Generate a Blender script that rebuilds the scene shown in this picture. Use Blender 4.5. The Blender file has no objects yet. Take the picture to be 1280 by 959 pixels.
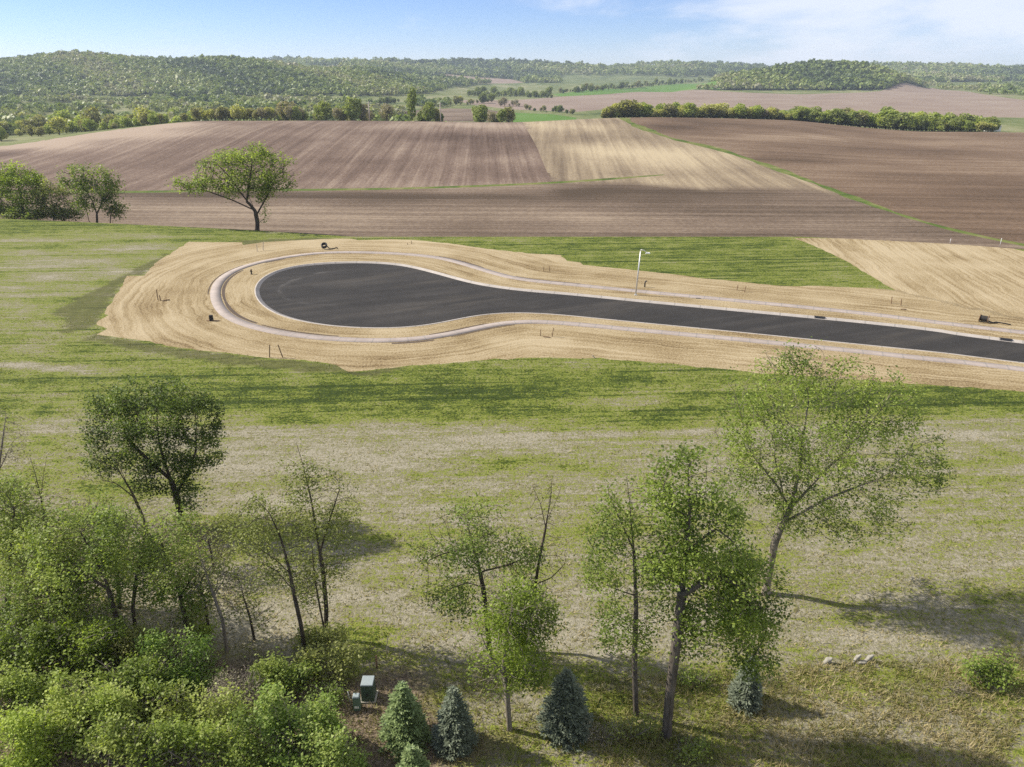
import bpy, math, random
import numpy as np
from mathutils.geometry import delaunay_2d_cdt
from mathutils import Vector

random.seed(7)
RNG = np.random.default_rng(11)
SC = bpy.context.scene
COL = SC.collection

# ------------------------------------------------------------------ camera geometry (used to survey the site)
F = 914.0
CH = 26.0
PITCH = math.atan((479.5 - 85) / F)
SP, CP = math.sin(PITCH), math.cos(PITCH)


def T_of(py):
    v = (479.5 - py) / F
    return (SP - v * CP) / (CP + v * SP)


def project(P):
    P = np.asarray(P, float)
    x, y, z = P[..., 0], P[..., 1], P[..., 2] - CH
    d = np.maximum(y * CP - z * SP, 1e-3)
    u = y * SP + z * CP
    return 640 + F * x / d, 479.5 - F * u / d


# ------------------------------------------------------------------ terrain
COLS = [-900, -450, -200, 0, 120, 230, 340, 450, 540, 640, 760, 820, 860, 900, 950, 1000, 1080, 1120, 1165, 1280, 1480, 1730, 2200]
YC = {-900: (240, 260), -450: (270, 235), -200: (300, 205), 0: (330, 185), 120: (345, 167), 230: (360, 154), 340: (365, 153), 450: (370, 153),
      540: (375, 154), 640: (380, 155), 760: (400, 149), 820: (410, 147.5), 860: (418, 148), 900: (425, 148.5), 950: (428, 150), 1000: (430, 151.5),
      1080: (420, 160), 1120: (412, 164), 1165: (405, 167), 1280: (400, 168), 1480: (400, 172), 1730: (400, 180), 2200: (400, 190)}
EDGE_A = [-2.5, -1.5, -.7, -.52, -.35, -.22, .395, .6, .707, 1.5, 2.5]
EDGE_Y = [195, 165, 138.7, 133, 127.6, 122.4, 122.4, 117, 113, 95, 80]


def yedge(a):
    return np.interp(a, EDGE_A, EDGE_Y)


def zpy(py, y):
    return CH - y * T_of(py)


def far_rows(px):
    L = [-900, -450, -200, 0, 120, 230, 340, 450, 500, 540, 640]
    rows = {550: -14, 800: -14}
    if px <= 640:
        rows[1000] = -13
        py = np.interp(px, [-900, -450, -200, 0, 120, 230, 340, 450, 540, 640], [78, 76, 75.5, 75.5, 76.5, 83, 80.5, 84, 108, 118])
        rows[1500] = float(zpy(py, 1500))
        rows[1800] = float(zpy(np.interp(px, [0, 230, 450, 540, 640], [84, 88, 91, 101, 108]), 1800))
        rows[2100] = float(zpy(np.interp(px, [0, 340, 450, 540, 640], [86, 86, 86, 93, 100]), 2100))
    else:
        rows[1000] = -12
        rows[1280] = -10.5
        py = np.interp(px, [820, 860, 900, 950, 1000, 1080, 1120, 1165], [118, 111, 99, 90, 86.5, 92, 99, 112])
        rows[1500] = float(zpy(py, 1500)) if 800 < px < 1180 else -10.0
        rows[1750] = -9
        rows[2200] = float(zpy(np.interp(px, [1080, 1165, 1280, 1480, 1730], [106, 97, 100, 97, 95]), 2200)) if px >= 1080 else -8.0
    rows[3000] = float(zpy(np.interp(px, [-450, 340, 450, 500, 560, 640, 700, 780, 830, 880, 1000, 1165, 1280, 1480], [80, 80, 83, 80.5, 79, 82.5, 82, 85.5, 83, 86, 87.5, 86, 87.5, 86]), 3000))
    rows[3600] = rows[3000] + 2
    rows[4300] = rows[3000] + 2
    return rows


class PCHIP:
    def __init__(s, x, y):
        x = np.array(x, float); y = np.array(y, float)
        h = np.diff(x); d = np.diff(y) / h
        m = np.zeros(len(x))
        for i in range(1, len(x) - 1):
            if d[i - 1] * d[i] > 0:
                w1 = 2 * h[i] + h[i - 1]; w2 = h[i] + 2 * h[i - 1]
                m[i] = (w1 + w2) / (w1 / d[i - 1] + w2 / d[i])
        s.x, s.y, s.m = x, y, m

    def __call__(s, q):
        q = np.clip(q, s.x[0], s.x[-1])
        i = np.clip(np.searchsorted(s.x, q, side='right') - 1, 0, len(s.x) - 2)
        h = s.x[i + 1] - s.x[i]; t = (q - s.x[i]) / h
        return ((2 * t**3 - 3 * t**2 + 1) * s.y[i] + (t**3 - 2 * t**2 + t) * h * s.m[i]
                + (-2 * t**3 + 3 * t**2) * s.y[i + 1] + (t**3 - t**2) * h * s.m[i + 1])


COL_A = np.array([(p - 640) / F / (CP + .43 * SP) for p in COLS])
COL_F = []
for _p, _a in zip(COLS, COL_A):
    ye = float(yedge(_a)); yc, pyc = YC[_p]
    xs = [ye - 1, ye + 13, 200, yc]; zs = [0, -3.0, -4.6, float(zpy(pyc, yc))]
    for _y, _z in sorted(far_rows(_p).items()):
        xs.append(_y); zs.append(_z)
    COL_F.append(PCHIP(xs, zs))
YC_Y = np.array([YC[p][0] for p in COLS], float)


def ycrest(a):
    return np.interp(a, COL_A, YC_Y)


def height(x, y):
    x = np.asarray(x, float); y = np.asarray(y, float)
    x, y = np.broadcast_arrays(x, y)
    sh = x.shape; x = x.ravel(); y = y.ravel()
    yy = np.maximum(y, 60.0)
    a = x / yy
    Z = np.stack([f(yy) for f in COL_F])
    ac = np.clip(a, COL_A[0], COL_A[-1])
    i = np.clip(np.searchsorted(COL_A, ac, side='right') - 1, 0, len(COL_A) - 2)
    t = (ac - COL_A[i]) / (COL_A[i + 1] - COL_A[i])
    ar = np.arange(len(x)); n = len(COL_A) - 1
    p0, p1, p2, p3 = Z[np.maximum(i - 1, 0), ar], Z[i, ar], Z[i + 1, ar], Z[np.minimum(i + 2, n), ar]
    cr = .5 * (2 * p1 + (p2 - p0) * t + (2 * p0 - 5 * p1 + 4 * p2 - p3) * t * t + (3 * p1 - p0 - 3 * p2 + p3) * t**3)
    lin = p1 + (p2 - p1) * t
    z = .5 * cr + .5 * lin
    # gentle roll on the distant ground
    w = np.clip((yy - 900) / 500, 0, 1)
    z = z + w * (6 * np.sin(x / 110 + 1.7 * np.sin(yy / 210)) + 4 * np.sin(x / 47 + yy / 77) + 4 * np.sin(yy / 130 + x / 300)) * np.clip((z + 14) / 40, 0, 1)
    z = np.where(y < yedge(x / yy), 0.0, z)
    return z.reshape(sh)


def at(px, py):
    """point of the terrain seen at a pixel of the survey photo"""
    px = np.atleast_1d(np.asarray(px, float)); py = np.atleast_1d(np.asarray(py, float))
    u = (px - 640) / F; v = (479.5 - py) / F
    d = np.stack([u, CP + v * SP, -SP + v * CP], -1)
    ts = np.geomspace(15, 7500, 2600)
    out = np.zeros((len(px), 3))
    for k in range(len(px)):
        X = d[k][None] * ts[:, None]; X[:, 2] += CH
        hz = X[:, 2] - height(X[:, 0], X[:, 1])
        j = np.argmax(hz < 0) if (hz < 0).any() else len(ts) - 1
        j = max(j, 1)
        f = hz[j - 1] / (hz[j - 1] - hz[j]) if hz[j - 1] != hz[j] else 0
        p = X[j - 1] + (X[j] - X[j - 1]) * f
        p[2] = height(p[0], p[1])
        out[k] = p
    return out


def at1(px, py):
    return at(px, py)[0]


def plane(px, py, Y):
    """point at forward distance Y seen at a pixel"""
    u = (px - 640) / F; v = (479.5 - py) / F
    t = Y / (CP + v * SP)
    return np.array([u * t, Y, CH + t * (-SP + v * CP)])


# ------------------------------------------------------------------ material helpers
class NT:
    def __init__(s, name):
        s.m = bpy.data.materials.new(name); s.m.use_nodes = True
        s.t = s.m.node_tree; s.t.nodes.clear()
        s.out = s.n('ShaderNodeOutputMaterial')

    def n(s, k, **kw):
        nd = s.t.nodes.new(k)
        for a, b in kw.items():
            setattr(nd, a, b)
        return nd

    def l(s, a, b):
        s.t.links.new(a, b)

    def put(s, sock, v):
        if isinstance(v, bpy.types.NodeSocket):
            s.l(v, sock)
        elif isinstance(v, (tuple, list)) and len(v) == 3 and len(sock.default_value) == 4:
            sock.default_value = (*v, 1)
        else:
            sock.default_value = v

    def pos(s):
        return s.n('ShaderNodeNewGeometry').outputs['Position']

    def attr(s, name, out='Fac'):
        return s.n('ShaderNodeAttribute', attribute_name=name).outputs[out]

    def mapv(s, v, scale=(1, 1, 1), rot=(0, 0, 0)):
        # rotate first, then stretch
        m = s.n('ShaderNodeMapping', vector_type='TEXTURE'); s.l(v, m.inputs['Vector'])
        m.inputs['Scale'].default_value = tuple(1 / max(q, 1e-5) for q in scale); m.inputs['Rotation'].default_value = rot
        return m.outputs[0]

    def noise(s, v, scale=1, detail=4, rough=.55, dist=0):
        n = s.n('ShaderNodeTexNoise'); s.l(v, n.inputs['Vector'])
        n.inputs['Scale'].default_value = scale; n.inputs['Detail'].default_value = detail
        n.inputs['Roughness'].default_value = rough; n.inputs['Distortion'].default_value = dist
        return n.outputs['Fac']

    def math(s, op, a, b=0.0, c=0.0, clamp=False):
        n = s.n('ShaderNodeMath', operation=op, use_clamp=clamp)
        s.put(n.inputs[0], a); s.put(n.inputs[1], b)
        if len(n.inputs) > 2:
            s.put(n.inputs[2], c)
        return n.outputs[0]

    def rng(s, v, a, b, c=0., d=1., smooth=False):
        n = s.n('ShaderNodeMapRange', interpolation_type='SMOOTHSTEP' if smooth else 'LINEAR')
        s.put(n.inputs[0], v)
        for i, q in enumerate((a, b, c, d)):
            n.inputs[i + 1].default_value = q
        return n.outputs[0]

    def mix(s, f, a, b, mode='MIX'):
        n = s.n('ShaderNodeMix', data_type='RGBA', blend_type=mode)
        s.put(n.inputs[0], f); s.put(n.inputs[6], a); s.put(n.inputs[7], b)
        return n.outputs[2]

    def ramp(s, f, stops):
        n = s.n('ShaderNodeValToRGB'); e = n.color_ramp.elements
        while len(e) < len(stops):
            e.new(.5)
        for q, (p, c) in zip(e, stops):
            q.position = p; q.color = (*c, 1)
        s.put(n.inputs[0], f)
        return n.outputs['Color']

    def bump(s, h, strength=.5, dist=.05):
        n = s.n('ShaderNodeBump'); s.put(n.inputs['Height'], h)
        n.inputs['Strength'].default_value = strength; n.inputs['Distance'].default_value = dist
        return n.outputs['Normal']

    def surf(s, col, rough=.9, bump=None, metal=0., spec=.2):
        b = s.n('ShaderNodeBsdfPrincipled'); s.put(b.inputs['Base Color'], col)
        s.put(b.inputs['Roughness'], rough); b.inputs['Metallic'].default_value = metal
        b.inputs['Specular IOR Level'].default_value = spec
        if bump is not None:
            s.l(bump, b.inputs['Normal'])
        s.l(b.outputs[0], s.out.inputs['Surface'])
        return s.m


LAWN_STOPS = [(0, (.255, .235, .178)), (.2, (.18, .166, .108)), (.38, (.14, .133, .069)), (.54, (.19, .215, .036)), (.75, (.088, .116, .018)), (1, (.03, .046, .01))]


def mat_lawn():
    t = NT('lawn'); p = t.pos()
    g = t.attr('tone'); mu = t.attr('litter')
    streak = t.noise(t.mapv(p, (.055, .42, 1), (0, 0, .06)), 1, 5, .62)
    fine_streak = t.noise(t.mapv(p, (.22, 1.7, 1), (0, 0, .05)), 1, 5, .65)
    patch = t.noise(p, .23, 5, .65); mott = t.noise(t.mapv(p, (.75, 1.5, 1), (0, 0, .05)), 1, 5, .72, .4)
    grain = t.noise(p, 4.2, 4, .75)
    grain2 = t.noise(p, 11, 2, .7)
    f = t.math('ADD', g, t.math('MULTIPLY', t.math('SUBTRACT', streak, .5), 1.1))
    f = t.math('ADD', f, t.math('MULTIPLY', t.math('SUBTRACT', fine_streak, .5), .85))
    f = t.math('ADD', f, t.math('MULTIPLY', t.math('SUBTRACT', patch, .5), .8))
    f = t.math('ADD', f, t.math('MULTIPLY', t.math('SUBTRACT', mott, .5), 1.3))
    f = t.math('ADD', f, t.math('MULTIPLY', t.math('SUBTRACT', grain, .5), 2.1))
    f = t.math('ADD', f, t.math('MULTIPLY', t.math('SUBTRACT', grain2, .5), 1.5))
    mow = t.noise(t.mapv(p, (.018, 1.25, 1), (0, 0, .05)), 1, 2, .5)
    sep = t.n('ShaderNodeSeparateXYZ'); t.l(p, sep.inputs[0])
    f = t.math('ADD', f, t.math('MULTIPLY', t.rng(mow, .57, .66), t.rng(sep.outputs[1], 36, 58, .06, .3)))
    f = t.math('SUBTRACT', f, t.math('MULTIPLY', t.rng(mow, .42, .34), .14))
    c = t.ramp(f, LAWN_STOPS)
    litter = t.ramp(t.math('ADD', t.math('MULTIPLY', grain, .8), t.math('MULTIPLY', grain2, .3)), [(.25, (.045, .036, .022)), (.5, (.105, .082, .055)), (.7, (.22, .175, .13))])
    lf = t.rng(t.math('ADD', mu, t.math('MULTIPLY', t.math('SUBTRACT', patch, .5), .9)), .35, .65)
    c = t.mix(lf, c, litter)
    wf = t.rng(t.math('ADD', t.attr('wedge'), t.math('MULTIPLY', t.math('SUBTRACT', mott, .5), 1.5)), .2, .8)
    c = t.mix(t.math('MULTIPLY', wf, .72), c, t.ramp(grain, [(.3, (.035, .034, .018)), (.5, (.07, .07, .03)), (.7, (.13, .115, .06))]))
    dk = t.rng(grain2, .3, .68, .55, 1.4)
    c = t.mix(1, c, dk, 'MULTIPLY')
    h = t.math('ADD', t.math('MULTIPLY', grain, .7), t.math('MULTIPLY', grain2, .35))
    return t.surf(c, .95, t.bump(h, .9, .16), 0, .08)


def mat_straw():
    t = NT('straw mat'); p = t.pos()
    row = t.attr('row'); arc = t.attr('arc')
    cv = t.n('ShaderNodeCombineXYZ'); t.l(t.math('ADD', row, t.math('MULTIPLY', t.noise(p, .16, 4, .6), 2.2)), cv.inputs[0]); t.l(arc, cv.inputs[1])
    lines = t.noise(t.mapv(cv.outputs[0], (1.7, .045, 1)), 1, 4, .65)
    big = t.noise(t.mapv(cv.outputs[0], (.35, .03, 1)), 1, 3, .6)
    cloud = t.noise(p, .11, 4, .6)
    grain = t.noise(p, 5.5, 3, .7); g2 = t.noise(t.mapv(p, (9, 9, 9)), 1, 2, .7)
    f = t.math('ADD', t.math('SUBTRACT', t.math('MULTIPLY', lines, 1.05), .25), t.math('MULTIPLY', big, .35))
    f = t.math('ADD', f, t.math('MULTIPLY', t.math('SUBTRACT', cloud, .25), .75))
    f = t.math('ADD', f, t.math('MULTIPLY', t.math('SUBTRACT', grain, .5), 1.25))
    pale = t.attr('tone')
    f = t.math('ADD', f, t.math('MULTIPLY', pale, .3))
    c = t.ramp(f, [(.25, (.07, .049, .026)), (.43, (.168, .122, .064)), (.6, (.25, .195, .11)), (.85, (.345, .285, .185))])
    c = t.mix(1, c, t.rng(g2, .3, .7, .8, 1.16), 'MULTIPLY')
    h = t.math('ADD', t.math('MULTIPLY', lines, .8), t.math('MULTIPLY', grain, .5))
    return t.surf(c, .95, t.bump(h, .75, .14), 0, .05)


def mat_soil(name, rot, dark, mid, light, lines=1.0):
    t = NT(name); p = t.pos(); tone = t.attr('tone')
    rows = t.noise(t.mapv(p, (.33, .006, .0), (0, 0, rot)), 1, 4, .7)
    rows2 = t.noise(t.mapv(p, (1.3, .02, .0), (0, 0, rot)), 1, 3, .6)
    rows3 = t.noise(t.mapv(p, (.07, .004, .0), (0, 0, rot)), 1, 3, .6)
    cloud = t.noise(p, .018, 4, .6); grain = t.noise(p, 1.1, 4, .75)
    g2 = t.noise(p, 2.6, 2, .8)
    f = t.math('ADD', .5, t.math('MULTIPLY', t.math('SUBTRACT', rows, .5), 1.1 * lines))
    f = t.math('ADD', f, t.math('MULTIPLY', t.math('SUBTRACT', rows2, .5), .5 * lines))
    f = t.math('ADD', f, t.math('MULTIPLY', t.math('SUBTRACT', rows3, .5), .35 * lines))
    f = t.math('ADD', f, t.math('MULTIPLY', t.math('SUBTRACT', cloud, .5), 1.0))
    f = t.math('ADD', f, t.math('MULTIPLY', t.math('SUBTRACT', grain, .5), .9))
    f = t.math('ADD', f, t.math('MULTIPLY', t.math('SUBTRACT', g2, .5), .5))
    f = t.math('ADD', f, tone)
    c = t.ramp(f, [(.12, dark), (.5, mid), (.95, light)])
    h = t.math('ADD', t.math('MULTIPLY', rows2, .6), t.math('MULTIPLY', grain, .6))
    return t.surf(c, .97, t.bump(h, .6, .2), 0, .05)


def mat_soil_mix():
    m = mat_soil('contour and residue soil', math.pi / 2 - .03, (0.061, 0.045, 0.031), (0.124, 0.093, 0.069), (0.247, 0.196, 0.144), 1.0)
    t = NT.__new__(NT); t.m = m; t.t = m.node_tree; t.out = [n for n in t.t.nodes if n.type == 'OUTPUT_MATERIAL'][0]
    b = [n for n in t.t.nodes if n.type == 'BSDF_PRINCIPLED'][0]; c0 = b.inputs['Base Color'].links[0].from_socket
    p = t.pos(); rows = t.noise(t.mapv(p, (.3, .007, 0), (0, 0, -.05)), 1, 4, .7); gr = t.noise(p, 1.1, 4, .75); cl = t.noise(p, .02, 4, .6); g2 = t.noise(p, 2.6, 2, .8)
    f = t.math('ADD', .45, t.math('MULTIPLY', t.math('SUBTRACT', rows, .5), 1.3))
    for q, k in ((gr, .9), (cl, .9), (g2, .5)):
        f = t.math('ADD', f, t.math('MULTIPLY', t.math('SUBTRACT', q, .5), k))
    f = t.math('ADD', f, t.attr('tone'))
    c1 = t.ramp(f, [(.1, (0.120, 0.092, 0.064)), (.5, (0.216, 0.172, 0.116)), (.95, (0.360, 0.300, 0.200))])
    k = t.rng(t.math('ADD', t.attr('pale'), t.math('MULTIPLY', t.math('SUBTRACT', cl, .5), .8)), .25, .75)
    t.l(t.mix(k, c0, c1), b.inputs['Base Color'])
    return m


def mat_meadow(name, cols, sc=.012):
    t = NT(name); p = t.pos()
    a = t.noise(t.mapv(p, (1, .55, 0)), sc, 6, .68); b = t.noise(p, .16, 4, .75)
    f = t.math('ADD', t.math('MULTIPLY', a, 1.0), t.math('MULTIPLY', t.math('SUBTRACT', b, .5), .5))
    n = len(cols)
    c = t.ramp(f, [(.28 + .44 * i / (n - 1), q) for i, q in enumerate(cols)])
    return t.surf(c, .95, None, 0, .05)


def mat_asphalt():
    t = NT('asphalt'); p = t.pos()
    # broad roller passes along the road and a faint turning ring at the head
    ang = math.atan2(-20, 53)
    st = t.noise(t.mapv(p, (.035, .55, 1), (0, 0, -ang)), 1, 4, .6)
    cl = t.noise(p, .12, 4, .6); gr = t.noise(p, 7, 3, .7)
    f = t.math('ADD', t.math('MULTIPLY', st, .6), t.math('MULTIPLY', cl, .5))
    c = t.ramp(f, [(.36, (.02, .0195, .019)), (.55, (.029, .0275, .0262)), (.72, (.044, .041, .038))])
    d = t.n('ShaderNodeVectorMath', operation='DISTANCE'); t.l(p, d.inputs[0]); d.inputs[1].default_value = (-21.5, 92.5, -.12)
    w = t.math('ADD', d.outputs['Value'], t.math('MULTIPLY', t.noise(p, .3, 2), 1.6))
    ring = t.math('MULTIPLY', t.rng(t.math('ABSOLUTE', t.math('SUBTRACT', w, 9.2)), 0, .5, 1, 0), t.rng(t.noise(p, .25, 2), .42, .62))
    sx = t.n('ShaderNodeSeparateXYZ'); t.l(p, sx.inputs[0])
    ring = t.math('MULTIPLY', ring, t.rng(sx.outputs[0], -26, -20, 1, 0))
    c = t.mix(t.math('MULTIPLY', ring, .5), c, (.11, .105, .1))
    dust = t.math('MULTIPLY', t.rng(t.noise(t.mapv(p, (.05, .3, 1), (0, 0, -ang + .15)), 1, 5, .7), .52, .75), .4)
    c = t.mix(dust, c, (.085, .074, .06))
    c = t.mix(1, c, t.rng(gr, .3, .7, .86, 1.14), 'MULTIPLY')
    return t.surf(c, .92, t.bump(gr, .3, .02), 0, .15)


def mat_concrete(name, base, joint=0.0):
    t = NT(name); p = t.pos()
    a = t.noise(p, .6, 5, .6); g = t.noise(p, 9, 3, .7)
    c = t.mix(t.rng(a, .3, .7), tuple(.86 * q for q in base), tuple(min(1, 1.1 * q) for q in base))
    c = t.mix(1, c, t.rng(g, .3, .7, .9, 1.08), 'MULTIPLY')
    if joint:
        arc = t.attr('arc')
        m = t.math('PINGPONG', arc, joint / 2)
        c = t.mix(t.rng(m, .02, .09, .75, 0), c, (.2, .19, .175))
    return t.surf(c, .85, t.bump(g, .2, .01), 0, .2)


def mat_plain(name, col, rough=.6, metal=0., spec=.4, var=.12, scale=6):
    t = NT(name); g = t.noise(t.n('ShaderNodeTexCoord').outputs['Object'], scale, 4, .65)
    c = t.mix(t.rng(g, .3, .7), tuple(q * (1 - var) for q in col), tuple(min(1, q * (1 + var)) for q in col))
    return t.surf(c, rough, None, metal, spec)


def mat_bark(name, dark, light):
    t = NT(name); o = t.n('ShaderNodeTexCoord').outputs['Object']
    g = t.noise(t.mapv(o, (7, 7, 1.4)), 1, 5, .7); m = t.noise(o, 1.1, 3, .6)
    c = t.ramp(t.math('ADD', t.math('MULTIPLY', g, .75), t.math('MULTIPLY', m, .25)), [(.32, dark), (.68, light)])
    return t.surf(c, .95, t.bump(g, .7, .05), 0, .1)


def mat_leaf(name, cols, trans=.35):
    t = NT(name)
    tint = t.attr('tint'); oi = t.n('ShaderNodeObjectInfo').outputs['Random']
    f = t.math('ADD', tint, t.math('MULTIPLY', t.math('SUBTRACT', oi, .5), .12))
    n = len(cols)
    c = t.ramp(f, [(i / (n - 1), q) for i, q in enumerate(cols)])
    d = t.n('ShaderNodeBsdfPrincipled'); t.l(c, d.inputs['Base Color']); d.inputs['Roughness'].default_value = .55
    d.inputs['Specular IOR Level'].default_value = .25
    tr = t.n('ShaderNodeBsdfTranslucent'); t.l(t.mix(1, c, (1.3, 1.35, .6), 'MULTIPLY'), tr.inputs['Color'])
    ms = t.n('ShaderNodeMixShader'); ms.inputs[0].default_value = trans
    t.l(d.outputs[0], ms.inputs[1]); t.l(tr.outputs[0], ms.inputs[2]); t.l(ms.outputs[0], t.out.inputs['Surface'])
    return t.m


M = {}
M['lawn'] = mat_lawn()
M['straw'] = mat_straw()
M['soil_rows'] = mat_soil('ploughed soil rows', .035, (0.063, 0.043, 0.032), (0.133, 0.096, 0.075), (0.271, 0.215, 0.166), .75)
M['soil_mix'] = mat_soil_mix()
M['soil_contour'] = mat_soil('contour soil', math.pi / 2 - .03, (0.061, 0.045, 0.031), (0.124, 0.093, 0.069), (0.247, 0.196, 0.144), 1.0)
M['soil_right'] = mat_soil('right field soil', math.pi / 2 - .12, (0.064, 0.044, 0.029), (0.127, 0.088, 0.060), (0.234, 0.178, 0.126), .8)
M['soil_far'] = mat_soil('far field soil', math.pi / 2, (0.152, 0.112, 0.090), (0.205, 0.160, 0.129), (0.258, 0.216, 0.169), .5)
M['grass_strip'] = mat_meadow('strip grass', [(.035, .055, .014), (.07, .105, .022), (.13, .14, .045), (.2, .17, .1)], .12)
M['green_field'] = mat_meadow('green field', [(0.060, 0.120, 0.020), (0.080, 0.152, 0.028), (0.112, 0.168, 0.048)], .01)
M['valley'] = mat_meadow('valley meadow', [(0.040, 0.060, 0.024), (0.096, 0.120, 0.040), (0.160, 0.168, 0.080), (0.240, 0.224, 0.144)], .016)
M['hills'] = mat_meadow('hill floor', [(0.052, 0.072, 0.029), (0.098, 0.124, 0.046), (0.156, 0.169, 0.078)], .02)
M['asphalt'] = mat_asphalt()
M['walk'] = mat_concrete('sidewalk concrete', (.3, .258, .232), 1.8)
M['kerb'] = mat_concrete('kerb concrete', (.36, .33, .3), 3.0)
M['trench'] = mat_concrete('dark trench soil', (.075, .055, .04))
M['bark_dark'] = mat_bark('dark bark', (.028, .022, .017), (.1, .082, .062))
M['bark_grey'] = mat_bark('grey bark', (.035, .03, .024), (.15, .128, .104))
M['bark_pale'] = mat_bark('pale bark', (.08, .068, .05), (.27, .235, .18))
M['twig_grey'] = mat_bark('grey twigs', (.11, .095, .08), (.26, .225, .19))
M['leaf_mid'] = mat_leaf('spring leaf', [(0.056, 0.084, 0.016), (0.134, 0.190, 0.035), (0.224, 0.280, 0.059), (0.324, 0.369, 0.105)], .45)
M['leaf_olive'] = mat_leaf('olive leaf', [(0.067, 0.084, 0.023), (0.151, 0.179, 0.044), (0.230, 0.257, 0.070), (0.313, 0.330, 0.117)], .45)
M['leaf_bright'] = mat_leaf('bright leaf', [(0.073, 0.107, 0.019), (0.163, 0.224, 0.040), (0.257, 0.324, 0.065), (0.369, 0.425, 0.117)], .45)
M['leaf_green'] = mat_leaf('fresh green leaf', [(0.039, 0.083, 0.015), (0.111, 0.187, 0.031), (0.195, 0.281, 0.058), (0.312, 0.374, 0.114)], .45)
M['leaf_yellow'] = mat_leaf('yellow green leaf', [(0.095, 0.134, 0.017), (0.190, 0.257, 0.032), (0.291, 0.369, 0.059), (0.402, 0.470, 0.117)], .45)
M['leaf_dark'] = mat_leaf('deep green leaf', [(0.024, 0.043, 0.012), (0.066, 0.102, 0.022), (0.120, 0.162, 0.036), (0.192, 0.228, 0.066)], .38)
M['leaf_grey'] = mat_leaf('budding twig leaf', [(.085, .075, .05), (.15, .135, .085), (.21, .19, .12), (.28, .25, .17)], .2)
M['needle_green'] = mat_leaf('green needles', [(.04, .07, .03), (.09, .135, .055), (.16, .215, .08), (.23, .285, .12)], .15)
M['needle_blue'] = mat_leaf('blue needles', [(.045, .06, .04), (.105, .13, .09), (.155, .18, .125), (.21, .235, .17)], .15)
for _k, _c in dict(bright=[(.09, .13, .02), (.2, .26, .05), (.31, .36, .09), (.4, .43, .15)], mid=[(.07, .1, .025), (.15, .19, .05), (.23, .27, .08), (.31, .34, .13)], yellow=[(.16, .17, .04), (.3, .31, .08), (.4, .4, .14), (.5, .48, .22)],
                   olive=[(.09, .1, .035), (.18, .185, .07), (.26, .255, .11), (.34, .32, .16)], grey=[(.12, .105, .08), (.2, .18, .13), (.27, .24, .17), (.34, .3, .22)], dark=[(.045, .065, .02), (.09, .125, .035), (.15, .19, .055), (.22, .25, .09)]).items():
    M['far_' + _k] = mat_leaf('far %s leaf' % _k, _c, .4)
M['wood_far'] = mat_leaf('distant wood', [(.055, .085, .032), (.12, .165, .043), (.185, .235, .058), (.235, .265, .09), (.27, .265, .16)], .25)
M['grassblade'] = mat_leaf('grass blades', [(.06, .075, .02), (.13, .145, .04), (.24, .21, .09), (.36, .3, .17)], .3)
M['metal'] = mat_plain('galvanised metal', (.6, .6, .58), .45, .6, .5, .06)
M['wood'] = mat_plain('weathered timber', (.2, .13, .075), .85, 0, .2, .25, 14)
M['black'] = mat_plain('black plastic', (.014, .014, .015), .5, 0, .4)
M['dark_iron'] = mat_plain('dark iron', (.03, .027, .025), .7, .3, .3)
M['green_box'] = mat_plain('green enamel', (.12, .19, .135), .5, 0, .45, .1)
M['green_box_dark'] = mat_plain('dark green enamel', (.055, .085, .055), .55, 0, .4, .15)
M['lid_grey'] = mat_plain('faded lid', (.23, .27, .28), .5, 0, .4, .1)
M['white'] = mat_plain('white paint', (.75, .75, .72), .6, 0, .3, .05)
M['rock'] = mat_plain('pale stone', (.27, .255, .22), .9, 0, .1, .3, 5)
M['roof'] = mat_plain('grey roof', (.2, .2, .22), .8, 0, .2, .1)
M['pole_wood'] = mat_plain('pale pole timber', (.42, .37, .31), .9, 0, .1, .15)

# ------------------------------------------------------------------ mesh helpers


def link(name, me, mat, parent=None):
    o = bpy.data.objects.new(name, me)
    COL.objects.link(o)
    if mat is not None:
        me.materials.append(mat)
    if parent is not None:
        o.parent = parent
    return o


def mesh_arr(name, V, Fa, smooth=False, fattr=None, vattr=None):
    """V (n,3), Fa (m,k) equal-size faces"""
    V = np.asarray(V, np.float32); Fa = np.asarray(Fa, np.int32)
    me = bpy.data.meshes.new(name)
    k = Fa.shape[1]
    me.vertices.add(len(V)); me.vertices.foreach_set('co', V.ravel())
    me.loops.add(Fa.size); me.loops.foreach_set('vertex_index', Fa.ravel())
    me.polygons.add(len(Fa)); me.polygons.foreach_set('loop_start', np.arange(0, Fa.size, k, dtype=np.int32))
    if smooth:
        me.polygons.foreach_set('use_smooth', np.ones(len(Fa), bool))
    me.update(calc_edges=True)
    for nm, arr in (fattr or {}).items():
        a = me.attributes.new(nm, 'FLOAT', 'FACE'); a.data.foreach_set('value', np.asarray(arr, np.float32))
    for nm, arr in (vattr or {}).items():
        a = me.attributes.new(nm, 'FLOAT', 'POINT'); a.data.foreach_set('value', np.asarray(arr, np.float32))
    return me


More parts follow.
